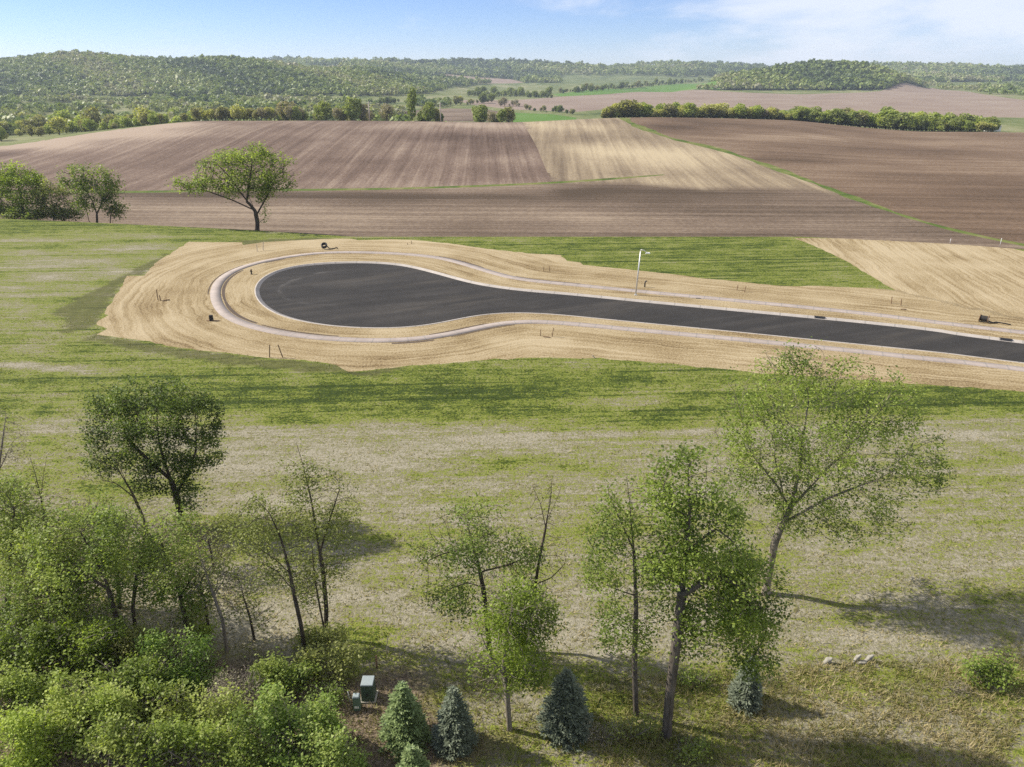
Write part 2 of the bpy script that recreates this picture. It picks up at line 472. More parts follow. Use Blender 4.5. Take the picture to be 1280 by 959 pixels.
class MB:
    """collects boxes, tubes and lathes for one mesh"""

    def __init__(s):
        s.v = []; s.f = []

    def box(s, c, size, rot=0., taper=1.0, shear=(0, 0)):
        cx, cy, cz = c; a, b, h = size[0] / 2, size[1] / 2, size[2]
        i = len(s.v); co, si = math.cos(rot), math.sin(rot)
        for z, k in ((0, 1.0), (h, taper)):
            for dx, dy in ((-a, -b), (a, -b), (a, b), (-a, b)):
                x, y = dx * k + (shear[0] if z else 0), dy * k + (shear[1] if z else 0)
                s.v.append((cx + x * co - y * si, cy + x * si + y * co, cz + z))
        s.f += [(i, i + 3, i + 2, i + 1), (i + 4, i + 5, i + 6, i + 7), (i, i + 1, i + 5, i + 4), (i + 1, i + 2, i + 6, i + 5), (i + 2, i + 3, i + 7, i + 6), (i + 3, i, i + 4, i + 7)]
        return s

    def tube(s, pts, rad, k=8, cap=True):
        pts = [Vector(p) for p in pts]
        if not hasattr(rad, '__len__'):
            rad = [rad] * len(pts)
        i0 = len(s.v)
        for j, p in enumerate(pts):
            d = (pts[min(j + 1, len(pts) - 1)] - pts[max(j - 1, 0)]).normalized()
            a = d.cross(Vector((.31, .87, .2))).normalized(); b = d.cross(a)
            for q in range(k):
                t = 2 * math.pi * q / k
                s.v.append(tuple(p + (a * math.cos(t) + b * math.sin(t)) * rad[j]))
        for j in range(len(pts) - 1):
            for q in range(k):
                a = i0 + j * k + q; b = i0 + j * k + (q + 1) % k
                s.f.append((a, b, b + k, a + k))
        if cap:
            s.f.append(tuple(i0 + q for q in range(k))[::-1]); s.f.append(tuple(i0 + (len(pts) - 1) * k + q for q in range(k)))
        return s

    def lathe(s, c, prof, k=16):
        return s.tube([(c[0], c[1], c[2] + z) for r, z in prof], [r for r, z in prof], k)

    def build(s, name, mat, parent=None, smooth=False, bevel=0):
        me = bpy.data.meshes.new(name); me.from_pydata(s.v, [], s.f); me.validate(); me.update()
        if smooth:
            me.shade_smooth()
        o = link(name, me, mat, parent)
        if bevel:
            m = o.modifiers.new('bevel', 'BEVEL'); m.width = bevel; m.segments = 2
        return o


def tag(o, label=None, cat=None, group=None, kind=None):
    if label: o['label'] = label
    if cat: o['category'] = cat
    if group: o['group'] = group
    if kind: o['kind'] = kind
    return o


def empty(name, loc, label, cat, group=None):
    o = bpy.data.objects.new(name, None); COL.objects.link(o)
    o.location = [float(q) for q in loc]; o.empty_display_size = .3
    return tag(o, label, cat, group)


def copy_tree(o, loc, rz=0., sc=1., label=None):
    c = o.copy(); COL.objects.link(c); c.location = [float(q) for q in loc]; c.rotation_euler = (0, 0, rz); c.scale = (sc, sc, sc) if not hasattr(sc, '__len__') else sc
    if label: c['label'] = label
    for ch in list(o.children):
        d = ch.copy(); COL.objects.link(d); d.parent = c
    return c


# ------------------------------------------------------------------ site survey: outlines read off the photograph
def catmull(P, step, closed=False):
    P = np.asarray(P, float); n = len(P); out = []
    rngi = range(n if closed else n - 1)
    for i in rngi:
        if closed:
            p0, p1, p2, p3 = P[i - 1], P[i], P[(i + 1) % n], P[(i + 2) % n]
        else:
            p0, p1, p2, p3 = P[max(i - 1, 0)], P[i], P[i + 1], P[min(i + 2, n - 1)]
        m = max(1, int(np.linalg.norm(p2 - p1) / step))
        for k in range(m):
            t = k / m
            out.append(.5 * (2 * p1 + (p2 - p0) * t + (2 * p0 - 5 * p1 + 4 * p2 - p3) * t * t + (3 * p1 - p0 - 3 * p2 + p3) * t**3))
    if not closed:
        out.append(P[-1])
    return np.array(out)


def dens(P, step, closed=True):
    P = np.asarray(P, float); out = []
    n = len(P)
    for i in range(n if closed else n - 1):
        a, b = P[i], P[(i + 1) % n]
        m = max(1, int(np.linalg.norm(b - a) / step))
        out += [a + (b - a) * k / m for k in range(m)]
    if not closed:
        out.append(P[-1])
    return np.array(out)


def flat(px):
    px = np.asarray(px, float)
    u = (px[:, 0] - 640) / F; v = (479.5 - px[:, 1]) / F
    d = np.stack([u, CP + v * SP, -SP + v * CP], -1)
    t = -CH / d[:, 2]
    return d[:, :2] * t[:, None]


def smooth_line(P, it=6):
    P = P.copy()
    for _ in range(it):
        P[1:-1] = .25 * P[:-2] + .5 * P[1:-1] + .25 * P[2:]
    return P


road_px = [(1279, 426.8), (1179, 412.9), (1080, 401.8), (918, 386.5), (799, 375.2), (718, 367.2), (670, 363.3), (638.8, 360.2), (599, 354.3), (569.4, 346.8), (529.7, 336.0),
           (500, 329.8), (469, 327.4), (438.7, 327.1), (404, 328.3), (369.4, 332), (345, 338.5), (329.7, 346.5), (321.5, 355), (319.2, 364), (323, 375), (334, 385.5), (351, 394.3),
           (381, 402.3), (419, 407.8), (458.6, 410), (498.2, 409.8), (539.6, 405.8), (579.3, 397.2), (609, 392), (638.8, 390.4), (678.4, 391.6), (718, 395), (799, 403),
           (918, 414.5), (1080, 430.9), (1179, 441), (1279, 453.5)]
rw = flat(road_px)
d0 = (rw[0] - rw[2]) / np.linalg.norm(rw[0] - rw[2]); d1 = (rw[-1] - rw[-3]) / np.linalg.norm(rw[-1] - rw[-3]); dr = (d0 + d1) / np.linalg.norm(d0 + d1)
rw = np.vstack([[rw[0] + dr * 60], rw, [rw[-1] + dr * 60]])
ROAD = smooth_line(catmull(rw, .8), 10)
walk_px = [(1279, 415.9), (1080, 392), (918, 375.8), (799, 364.4), (718, 356.3), (670, 351.8), (638.8, 347.4), (599, 336), (569.4, 327), (539.6, 321), (500, 317.4), (438.7, 315.3), (399, 316.4),
           (359.5, 321.2), (320, 329), (291, 339), (275.5, 350), (269.5, 361), (269, 372), (275, 386), (288.5, 398.6), (318.2, 409.4), (355, 417.3), (399, 422.7), (458.6, 426.2), (500, 425.6),
           (539.6, 422.4), (579.3, 414.6), (618.9, 405.5), (648.7, 401.6), (680, 402.4), (718, 405.3), (799, 413), (918, 424), (1080, 440.2), (1179, 451), (1279, 462)]
ww = flat(walk_px)
ww = np.vstack([[ww[0] + dr * 60], ww, [ww[-1] + dr * 60]])
WALK = smooth_line(catmull(ww, .8), 12)

straw_px = [(236, 302.4), (303, 303), (304, 306.3), (329.7, 302.8), (379, 300), (411, 298.5), (437, 298.3), (449, 300.4), (488, 299), (520, 300.4), (559, 304), (609, 311), (659, 316.7), (702, 319),
            (708, 326.4), (726, 328), (729, 331), (799, 338.6), (839, 342.5), (878, 348), (918, 351.3), (979, 358), (1019, 357.4), (1080, 360), (1118, 362.4), (1060, 328), (1022, 309), (992, 297.6),
            (1080, 298), (1150, 299), (1190, 301), (1230, 304), (1258, 309), (1280, 314)]
straw_px2 = [(1280, 490.3), (1200, 483.5), (1115, 478), (1020, 471), (943, 466), (918, 461.5), (872, 458.5), (839, 454.5), (799, 451.5), (749, 448), (700, 447), (664, 447.5), (620, 449), (579, 452.4),
             (500, 459), (437, 465.3), (421, 455.4), (379, 450.5), (334, 447.5), (280, 441), (229, 435.6), (175, 425.7), (120, 417.8), (134, 410.8), (120, 403.9), (137, 393.6), (129, 393),
             (159.6, 345.4), (179.5, 344.8), (199, 325.6)]
s1 = flat(straw_px); s2 = flat(straw_px2)
STRAW = np.vstack([s1, [[112, 100], [112, 40]], s2])
STRAW = dens(STRAW, .9)
# cloth edges are cut unevenly
STRAW = STRAW + RNG.normal(0, .1, STRAW.shape)


def pip(P, poly):
    x, y = P[:, 0], P[:, 1]; ins = np.zeros(len(P), bool)
    a = poly; b = np.roll(poly, -1, 0)
    lo, hi = a.min(0), a.max(0)
    cand = np.where((x >= lo[0]) & (x <= hi[0]) & (y >= lo[1]) & (y <= hi[1]))[0]
    if len(cand) == 0:
        return ins
    cx, cy = x[cand], y[cand]; r = np.zeros(len(cand), bool)
    for (x1, y1), (x2, y2) in zip(a, b):
        if y1 == y2:
            continue
        c = ((y1 > cy) != (y2 > cy)) & (cx < (x2 - x1) * (cy - y1) / (y2 - y1) + x1)
        r ^= c
    ins[cand] = r
    return ins


def ribbon(P, w):
    P = np.asarray(P, float); t = np.gradient(P, axis=0); t /= np.linalg.norm(t, axis=1)[:, None] + 1e-9
    n = np.stack([-t[:, 1], t[:, 0]], 1)
    w = np.broadcast_to(np.asarray(w, float), (len(P),))[:, None] / 2
    return np.vstack([P + n * w, (P - n * w)[::-1]])


# field boundaries
way = at([784, 800, 822, 845, 872, 900, 930, 960, 1000, 1040, 1085, 1130, 1170, 1205, 1240], [151.5, 159, 167, 175, 180, 187, 197, 207, 222, 237, 254, 270, 282, 291, 299])[:, :2]
way = np.vstack([[way[0] + [2, 26]], way, [[way[-1][0] + 6, yedge(.69) + 6]]])
WAYL = smooth_line(catmull(way, 3), 8)
WAY = ribbon(WAYL, np.interp(np.arange(len(WAYL)), [0, len(WAYL) * .35, len(WAYL) * .8, len(WAYL)], [4.5, 4.2, 2.2, 1.6]) * (1 + .35 * np.sin(np.arange(len(WAYL)) * 1.3) * RNG.random(len(WAYL)) + .35 * np.sin(np.arange(len(WAYL)) * .37 + 1)))
ter = at([158, 230, 300, 370, 420, 500, 600, 690, 760, 830], [240, 239, 238, 237.5, 237, 235.8, 232.5, 228.6, 224, 218.5])[:, :2]
TERL = smooth_line(catmull(np.vstack([[ter[0] + [-70, 2]], ter]), 3), 6)
TER = ribbon(TERL, np.interp(np.arange(len(TERL)), [0, len(TERL) * .3, len(TERL) * .9, len(TERL)], [2.6, 3.6, 3.0, .8]))
spl = at([690, 672, 655], [228.6, 186, 157])[:, :2]
SPL_TOP = spl[-1] + (spl[-1] - spl[0]) / np.linalg.norm(spl[-1] - spl[0]) * 40
# pale residue block between the split line, the terrace and the waterway
PALE = np.vstack([[spl[0]], [spl[1]], [spl[2]], [SPL_TOP], [way[0] + [-2, 12]], way[1:8],
                  at([1000, 990, 935, 850, 770], [226, 232, 236, 232, 227])[:, :2]])
PALE = dens(PALE, 4)
UPPER = np.vstack([TERL, [spl[0]], [spl[1]], [spl[2]], [SPL_TOP]])
UPPER = TERL[TERL[:, 0] < spl[0][0] - 1]
UPPER = dens(np.vstack([[[-420, 215]], UPPER, spl, [SPL_TOP], [[-420, 460]]]), 5)
FARF = dens(at([566, 640, 700, 760, 850, 900, 1000, 1100, 1165, 1230, 1285, 1330, 1330, 1200, 1050, 1000, 900, 780, 720, 640, 590], [125, 125.5, 121, 118, 114, 114, 118, 114, 110, 118, 126, 127, 148, 146, 140, 138, 136, 134, 140, 137, 131])[:, :2], 12)
GREENF = dens(at([690, 760, 820, 880, 900, 850, 760, 700], [118, 111, 107, 104, 113, 113.5, 117.5, 120.5])[:, :2], 12)
MIDF = dens(at([505, 560, 605, 640, 630, 560, 500], [139, 135.5, 136.5, 142, 152, 152, 151])[:, :2], 8)
MIDG = dens(at([642, 690, 720, 730, 640], [141, 143, 147, 151, 152])[:, :2], 8)
HILLF = dens(at([536, 560, 600, 640, 655, 600, 560], [92.5, 93, 97, 99.5, 103.5, 104, 103])[:, :2], 14)
EDGE = np.array([[a * yedge(a), yedge(a)] for a in np.linspace(-1.0, 1.0, 260)])

# ------------------------------------------------------------------ one triangulated ground sheet, cut along the outlines
pts = []
for y in np.arange(-40, 8, 5.0):
    for x in np.arange(-80, 81, 5.0):
        pts.append((x + .1, y))
for y in np.arange(8, 146, .85):
    w = .86 * y + 26
    xs = np.arange(-w, w, .85)
    pts += list(zip(xs + RNG.uniform(-.2, .2, len(xs)), y + RNG.uniform(-.2, .2, len(xs))))
y = 147.0
while y < 4250:
    A = np.arange(-1.02, 1.021, .0125)
    pts += [(a * y + RNG.uniform(-.001, .001) * y, y * (1 + RNG.uniform(-.002, .002))) for a in A]
    y *= 1.017 if y < 700 else 1.022
pts = [tuple(map(float, p)) for p in pts]
edges = []


def add_edge_loop(P, closed=True):
    i = len(pts); n = len(P)
    pts.extend([(float(a), float(b)) for a, b in P])
    edges.extend([(i + k, i + (k + 1) % n) for k in range(n if closed else n - 1)])


for poly in (ROAD, STRAW, WAY, TER, PALE, UPPER, FARF, GREENF, MIDF, MIDG, HILLF):
    add_edge_loop(poly)
add_edge_loop(EDGE, False)
vo, eo, fo, _, _, _ = delaunay_2d_cdt([Vector(p) for p in pts], edges, [], 0, 1e-4, True)
VG = np.array([(v.x, v.y) for v in vo]); FG = np.array([f for f in fo if len(f) == 3], np.int32)
CG = VG[FG].mean(1)
a_c = CG[:, 0] / np.maximum(CG[:, 1], 20)
tt = CG[:, 1] - yedge(a_c)
yc_c = ycrest(a_c)
zone = np.full(len(FG), 'valley_floor', dtype=object)
zc = height(CG[:, 0], CG[:, 1])
zone[(CG[:, 1] > 980) & ((zc > -9) | (CG[:, 1] > 2500))] = 'hills'
infield = (tt > 0) & (CG[:, 1] < yc_c + 22)
zone[infield] = 'contour_field'
wx = np.interp(CG[:, 1], WAYL[::-1, 1], WAYL[::-1, 0])
zone[infield & (CG[:, 0] > wx)] = 'right_field'
zone[pip(CG, UPPER) & infield & (CG[:, 0] < wx)] = 'upper_field'
zone[pip(CG, PALE) & infield & (CG[:, 0] < wx)] = 'pale_field'
zone[pip(CG, TER)] = 'terrace_grass'
zone[pip(CG, WAY) & infield] = 'waterway_grass'
far = CG[:, 1] > 450
for nm, poly in (('far_field', FARF), ('green_field', GREENF), ('middle_field', MIDF), ('middle_meadow', MIDG), ('hillside_field', HILLF)):
    zone[pip(CG, poly) & far] = nm
zone[tt <= 0] = 'lawn'
zone[pip(CG, STRAW) & (tt <= .5)] = 'straw_ground'
zone[pip(CG, ROAD)] = 'road'


def blobs(px, py, L):
    f = np.zeros(len(px))
    for cx, cy, rx, ry, v in L:
        f += v * np.exp(-((px - cx) / rx)**2 - ((py - cy) / ry)**2)
    return f


def band(py, xs, ys):
    return np.interp(py, xs, ys)


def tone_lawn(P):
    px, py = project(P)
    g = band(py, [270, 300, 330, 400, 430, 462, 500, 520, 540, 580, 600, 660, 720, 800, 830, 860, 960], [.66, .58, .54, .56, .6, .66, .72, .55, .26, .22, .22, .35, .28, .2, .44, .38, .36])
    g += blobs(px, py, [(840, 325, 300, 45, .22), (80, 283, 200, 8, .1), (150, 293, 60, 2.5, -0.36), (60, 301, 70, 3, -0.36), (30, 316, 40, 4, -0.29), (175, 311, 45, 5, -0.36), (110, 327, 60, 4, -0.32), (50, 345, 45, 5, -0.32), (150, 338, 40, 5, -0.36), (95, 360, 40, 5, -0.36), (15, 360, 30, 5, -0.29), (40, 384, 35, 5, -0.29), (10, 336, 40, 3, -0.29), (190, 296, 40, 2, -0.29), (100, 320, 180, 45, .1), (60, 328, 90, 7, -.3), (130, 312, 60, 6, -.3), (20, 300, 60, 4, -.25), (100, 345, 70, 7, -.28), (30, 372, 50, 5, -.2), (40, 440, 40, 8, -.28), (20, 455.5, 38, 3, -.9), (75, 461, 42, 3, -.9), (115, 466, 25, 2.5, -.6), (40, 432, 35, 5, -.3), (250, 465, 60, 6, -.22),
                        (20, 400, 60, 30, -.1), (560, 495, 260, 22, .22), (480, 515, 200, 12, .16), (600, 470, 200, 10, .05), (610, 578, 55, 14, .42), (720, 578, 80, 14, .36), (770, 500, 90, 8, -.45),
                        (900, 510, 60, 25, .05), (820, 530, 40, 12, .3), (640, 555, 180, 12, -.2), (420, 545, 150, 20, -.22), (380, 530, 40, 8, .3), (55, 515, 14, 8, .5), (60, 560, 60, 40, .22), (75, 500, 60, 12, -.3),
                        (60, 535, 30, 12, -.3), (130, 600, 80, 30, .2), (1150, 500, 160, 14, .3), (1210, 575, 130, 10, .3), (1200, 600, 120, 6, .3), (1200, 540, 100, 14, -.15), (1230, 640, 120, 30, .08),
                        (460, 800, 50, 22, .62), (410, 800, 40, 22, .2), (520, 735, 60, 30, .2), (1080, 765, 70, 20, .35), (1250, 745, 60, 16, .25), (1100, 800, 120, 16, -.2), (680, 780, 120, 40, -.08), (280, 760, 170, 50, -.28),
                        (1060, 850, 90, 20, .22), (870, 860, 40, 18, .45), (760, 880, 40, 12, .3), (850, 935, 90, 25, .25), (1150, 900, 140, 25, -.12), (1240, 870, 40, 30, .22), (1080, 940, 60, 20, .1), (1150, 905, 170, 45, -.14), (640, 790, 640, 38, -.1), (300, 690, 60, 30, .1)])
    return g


def tone_litter(P):
    px, py = project(P)
    m = blobs(px, py, [(480, 920, 60, 60, .8), (600, 930, 90, 30, .55), (520, 850, 60, 22, .4), (220, 680, 60, 35, .7), (60, 800, 120, 50, .5), (300, 862, 120, 30, .55), (150, 900, 260, 90, .9),
                       (350, 940, 150, 60, .6), (750, 925, 50, 25, .4), (180, 760, 60, 15, -.5), (30, 640, 80, 50, .3), (1010, 945, 60, 20, .3)])
    return m


def tone_wedge(P):
    m = np.zeros(len(P))
    m = m + np.where(pip(P[:, :2], flat([(212, 316), (180, 343), (160, 345), (129, 393), (118, 410), (75, 418), (85, 400), (62, 392), (140, 350)])), .8, 0)
    m = m + np.where(pip(P[:, :2], flat([(120, 418), (229, 436), (334, 448), (421, 455.5), (437, 465.5), (520, 457), (470, 470), (380, 464), (280, 455), (180, 440), (105, 425)])), .8, 0)
    m = m + np.where(pip(P[:, :2], flat([(303, 303), (304, 306.5), (411, 298.5), (395, 297), (330, 300), (285, 300)])), .8, 0)
    m = m + np.where(pip(P[:, :2], flat([(985, 829), (1100, 824), (1285, 815), (1285, 821), (1100, 831), (985, 836)])), .5, 0)
    return m


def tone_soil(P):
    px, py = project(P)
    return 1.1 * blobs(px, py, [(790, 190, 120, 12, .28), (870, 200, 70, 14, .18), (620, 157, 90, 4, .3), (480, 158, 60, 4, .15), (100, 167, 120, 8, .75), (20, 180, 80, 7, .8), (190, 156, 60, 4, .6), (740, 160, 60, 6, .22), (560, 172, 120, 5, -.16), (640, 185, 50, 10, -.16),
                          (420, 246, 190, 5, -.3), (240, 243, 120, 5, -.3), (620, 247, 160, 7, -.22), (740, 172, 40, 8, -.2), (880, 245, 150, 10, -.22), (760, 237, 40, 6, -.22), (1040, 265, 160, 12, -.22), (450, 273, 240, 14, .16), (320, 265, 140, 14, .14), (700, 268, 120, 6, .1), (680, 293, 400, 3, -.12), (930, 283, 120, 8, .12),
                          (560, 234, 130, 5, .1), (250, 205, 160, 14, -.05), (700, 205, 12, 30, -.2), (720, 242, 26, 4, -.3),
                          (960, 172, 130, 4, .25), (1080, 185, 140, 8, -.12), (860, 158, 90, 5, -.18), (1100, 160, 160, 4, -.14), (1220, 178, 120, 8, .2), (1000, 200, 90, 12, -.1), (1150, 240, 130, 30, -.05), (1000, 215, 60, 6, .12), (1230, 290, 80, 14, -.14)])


def pale_soil(P):
    px, py = project(P)
    low = np.interp(px, [640, 690, 760, 830, 900, 1000, 1060], [229, 229, 228, 232, 238, 236, 246])
    k = np.clip((low - py) / 14 + .5, 0, 1)
    k = np.where(px < 690 + (228 - py) * -.48, 0, k)
    return k * np.clip(1.15 - .35 * (px > 880) * np.clip((py - 195) / 30, 0, 1), 0, 1)


def tone_straw(P):
    px, py = project(P)
    f = blobs(px, py, [(1150, 330, 160, 26, .5), (660, 322, 60, 6, .5), (480, 305, 180, 8, .45), (230, 310, 50, 8, .3), (640, 425, 30, 8, .3), (1160, 375, 80, 8, -.05), (180, 410, 80, 12, .15), (290, 370, 40, 60, .2),
                       (880, 440, 300, 8, .08), (800, 450, 120, 3, .3), (200, 365, 40, 25, .05), (240, 385, 40, 20, -.2)])
    return f


# distance to the sidewalk and position along it, for the straw rows
WS = WALK[::2]
WARC = np.r_[0, np.cumsum(np.linalg.norm(np.diff(WS, axis=0), axis=1))]


def row_arc(P2):
    r = np.zeros(len(P2)); s = np.zeros(len(P2))
    for i in range(0, len(P2), 4000):
        d = np.linalg.norm(P2[i:i + 4000, None] - WS[None], axis=2)
        k = d.argmin(1); r[i:i + 4000] = d[np.arange(len(k)), k]; s[i:i + 4000] = WARC[k]
    return r, s


ZM = {'lawn': ('lawn', 'lawn'), 'straw_ground': ('straw_ground', 'straw'), 'road': ('road', 'asphalt'), 'upper_field': ('field_of_long_furrows', 'soil_rows'), 'pale_field': ('pale_field', 'soil_mix'),
      'contour_field': ('ploughed_field', 'soil_mix'), 'right_field': ('bare_field', 'soil_right'), 'terrace_grass': ('terrace_grass_strip', 'grass_strip'), 'waterway_grass': ('waterway_grass_strip', 'grass_strip'),
      'far_field': ('distant_field', 'soil_far'), 'green_field': ('green_field', 'green_field'), 'middle_field': ('valley_field', 'soil_contour'), 'middle_meadow': ('valley_meadow', 'green_field'),
      'hillside_field': ('hillside_field', 'soil_far'), 'valley_floor': ('valley_ground', 'valley'), 'hills': ('hills', 'hills')}
ZL = height(VG[:, 0], VG[:, 1])
onedge = np.abs(VG[:, 1] - yedge(VG[:, 0] / np.maximum(VG[:, 1], 20))) < .05
ZL = np.where(onedge, 0, ZL)
for zn in ZM:
    sel = FG[zone == zn]
    if not len(sel):
        continue
    ids, inv = np.unique(sel, return_inverse=True)
    P = np.c_[VG[ids], ZL[ids]]
    va = {}
    if zn == 'road':
        P[:, 2] -= .12
    if zn == 'lawn':
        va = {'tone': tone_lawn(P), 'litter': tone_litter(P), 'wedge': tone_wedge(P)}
    elif zn == 'straw_ground':
        r, s = row_arc(P[:, :2])
        ta, tb = flat([(1100, 308), (1225, 392)]); td = (tb - ta) / np.linalg.norm(tb - ta)
        rt = pip(P[:, :2], flat([(992, 297), (1118, 364), (1230, 385), (1290, 405)] ).tolist() + [[112, 80], [112, 130], [40, 130]]) if False else pip(P[:, :2], np.vstack([flat([(985, 296.5), (1118, 363), (1200, 382), (1285, 400)]), [[115, 75], [115, 135], [44, 135]]]))
        r = np.where(rt, 40 + (P[:, 0] * -td[1] + P[:, 1] * td[0]) * 1.0, r); s = np.where(rt, P[:, 0] * td[0] + P[:, 1] * td[1], s)
        va = {'tone': tone_straw(P), 'row': r, 'arc': s}
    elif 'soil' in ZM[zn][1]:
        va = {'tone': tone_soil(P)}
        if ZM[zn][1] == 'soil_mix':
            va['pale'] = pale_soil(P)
    me = mesh_arr(ZM[zn][0], P, inv.reshape(-1, 3), True, None, va)
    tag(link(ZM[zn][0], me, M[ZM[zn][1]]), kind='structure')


def sweep(name, path, prof, mat, closed=False):
    """prof: list of (offset to the left of travel, height)"""
    P = np.asarray(path, float); t = np.gradient(P, axis=0); t /= np.linalg.norm(t, axis=1)[:, None]
    n = np.stack([-t[:, 1], t[:, 0]], 1)
    arc = np.r_[0, np.cumsum(np.linalg.norm(np.diff(P, axis=0), axis=1))]
    V = []; A = []
    for o, h in prof:
        V.append(np.c_[P + n * o, np.full(len(P), h)]); A.append(arc)
    V = np.stack(V, 1).reshape(-1, 3); A = np.stack(A, 1).ravel(); k = len(prof); F_ = []
    for i in range(len(P) - 1):
        for j in range(k - 1):
            a = i * k + j
            F_.append((a, a + k, a + k + 1, a + 1))
    return tag(link(name, mesh_arr(name, V, F_, False, None, {'arc': A}), M[mat]), kind='structure')


# travel runs from the right end, round the head and back: the road lies on the left of travel
sweep('kerb', ROAD, [(.42, -.2), (.42, -.105), (.03, -.112), (.0, .03), (-.17, .036), (-.175, -.1)], 'kerb')
sweep('sidewalk', WALK, [(.62, -.1), (.615, .05), (-.615, .056), (-.62, -.1)], 'walk')


def arcpart(path, pxa, pxb, ya, yb):
    """stretch of a path between two survey points"""
    a = flat([(pxa, ya)])[0]; b = flat([(pxb, yb)])[0]
    i = np.linalg.norm(path - a, axis=1).argmin(); j = np.linalg.norm(path - b, axis=1).argmin()
    return path[min(i, j):max(i, j) + 1]


for (xa, ya, xb, yb, off, w) in ((291, 338, 276, 378, .95, .4), (276, 378, 311, 407, .95, .45), (325, 328, 355, 322, .9, .35), (318, 409, 420, 424, .92, .3), (490, 426, 540, 422.5, -.95, .45), (540, 422, 612, 407, .9, .28),
                                 (545, 322, 600, 336, -.9, .25), (640, 348, 720, 356.5, -.9, .2), (310, 332, 269, 368, -.85, .2), (560, 418, 640, 402, -.85, .2), (650, 401, 668, 402, .95, .35)):
    seg = arcpart(WALK, xa, xb, ya, yb)
    if len(seg) > 3:
        ww_ = w * (.6 + .4 * np.sin(np.linspace(.2, 3.0, len(seg))))
        t_ = np.gradient(seg, axis=0); t_ /= np.linalg.norm(t_, axis=1)[:, None]; n_ = np.stack([-t_[:, 1], t_[:, 0]], 1)
        c_ = seg + n_ * off
        V = np.vstack([np.c_[c_ + n_ * ww_[:, None] / 2, np.full(len(seg), .006)], np.c_[c_ - n_ * ww_[:, None] / 2, np.full(len(seg), .006)]])
        n = len(seg)
        tag(link('soil_strip', mesh_arr('soil_strip', V, [(i, i + 1, n + i + 1, n + i) for i in range(n - 1)]), M['trench']), kind='structure')

# ------------------------------------------------------------------ vegetation generators
def grow(stems, att, step, infl, kill, rng, maxn=2600, up=.08, jit=.18):
    """space colonisation: stems = list of polylines (first one rooted at the base); returns nodes, parents"""
    N = []; par = []
    for k, st in enumerate(stems):
        st = dens(st, step, False)
        for i, p in enumerate(st):
            if i == 0 and k > 0:
                j = int(np.linalg.norm(np.array(N) - p, axis=1).argmin()); par.append(j)
            else:
                par.append(len(N) - 1 if i > 0 else -1)
            N.append(np.array(p, float))
    buf = np.zeros((maxn + 400, 3)); n = len(N); buf[:n] = N
    att = np.asarray(att, float)
    D = np.linalg.norm(att[:, None] - buf[None, :n], axis=2)
    near = D.argmin(1); nd = D.min(1)
    last = {}
    for it in range(200):
        ok = nd < infl
        if not ok.any() or n >= maxn:
            break
        new0 = n
        idx = near[ok]; dirs = att[ok] - buf[idx]
        dirs /= np.linalg.norm(dirs, axis=1)[:, None] + 1e-9
        u = np.unique(idx)
        acc = np.zeros((n, 3)); np.add.at(acc, idx, dirs)
        for i in u:
            d = acc[i]; L = np.linalg.norm(d)
            if L < 1e-6:
                continue
            d = d / L + rng.normal(0, jit, 3) + np.array([0, 0, up]); d /= np.linalg.norm(d)
            q = buf[i] + d * step
            if last.get(i, 0) > 3:
                continue
            last[i] = last.get(i, 0) + 1
            buf[n] = q; par.append(int(i)); n += 1
            if n >= maxn:
                break
        if n == new0:
            break
        D = np.linalg.norm(att[:, None] - buf[None, new0:n], axis=2)
        j = D.argmin(1); m = D[np.arange(len(att)), j]
        b = m < nd; nd = np.where(b, m, nd); near = np.where(b, j + new0, near)
        keep = nd > kill
        att, nd, near = att[keep], nd[keep], near[keep]
        if not len(att):
            break
    return buf[:n].copy(), np.array(par)


def radii(N, par, R, r0, q=.66):
    n = len(N); s = np.zeros(n); ch = [[] for _ in range(n)]
    for i in range(n):
        if par[i] >= 0:
            ch[par[i]].append(i)
    for i in range(n - 1, -1, -1):
        s[i] = 1 if not ch[i] else s[i]
        if par[i] >= 0:
            s[par[i]] += s[i]
    return np.maximum(r0, R * (s / s[0])**q), ch, s


def tubes(N, par, r, ch, flare=1.25):
    """all limbs of one tree as a single mesh"""
    V = []; Fq = []; nv = 0
    stack = [(0, None)]
    while stack:
        i, prev = stack.pop()
        chain = [i] if prev is None else [prev, i]
        rr = [r[i]] if prev is None else [min(r[i] * 1.05, r[prev]), r[i]]
        c = i
        while ch[c]:
            kids = sorted(ch[c], key=lambda q: -r[q])
            for q in kids[1:]:
                stack.append((q, c))
            c = kids[0]; chain.append(c); rr.append(r[c])
        if len(chain) < 2:
            continue
        P = N[chain]; rr = np.array(rr)
        if len(P) > 4:
            P = P.copy(); P[1:-1] = .25 * P[:-2] + .5 * P[1:-1] + .25 * P[2:]
        if prev is None:
            hgt = P[:, 2] - P[0, 2]; rr = rr * (1 + (flare - 1) * np.exp(-hgt / .35))
        rr[-1] *= .5
        k = 9 if rr[0] > .1 else (6 if rr[0] > .04 else 3)
        t = np.gradient(P, axis=0); t /= np.linalg.norm(t, axis=1)[:, None] + 1e-9
        ref = np.array([.37, .81, .13]); a = np.cross(t, ref); a /= np.linalg.norm(a, axis=1)[:, None] + 1e-9; b = np.cross(t, a)
        ang = np.arange(k) * 2 * np.pi / k
        ring = P[:, None] + rr[:, None, None] * (a[:, None] * np.cos(ang)[None, :, None] + b[:, None] * np.sin(ang)[None, :, None])
        V.append(ring.reshape(-1, 3))
        m = len(P)
        ii = (np.arange(m - 1)[:, None] * k + np.arange(k)[None]).ravel(); jj = (np.arange(m - 1)[:, None] * k + (np.arange(k)[None] + 1) % k).ravel()
        Fq.append(np.stack([ii, jj, jj + k, ii + k], 1) + nv); nv += m * k
    return np.vstack(V), np.vstack(Fq)


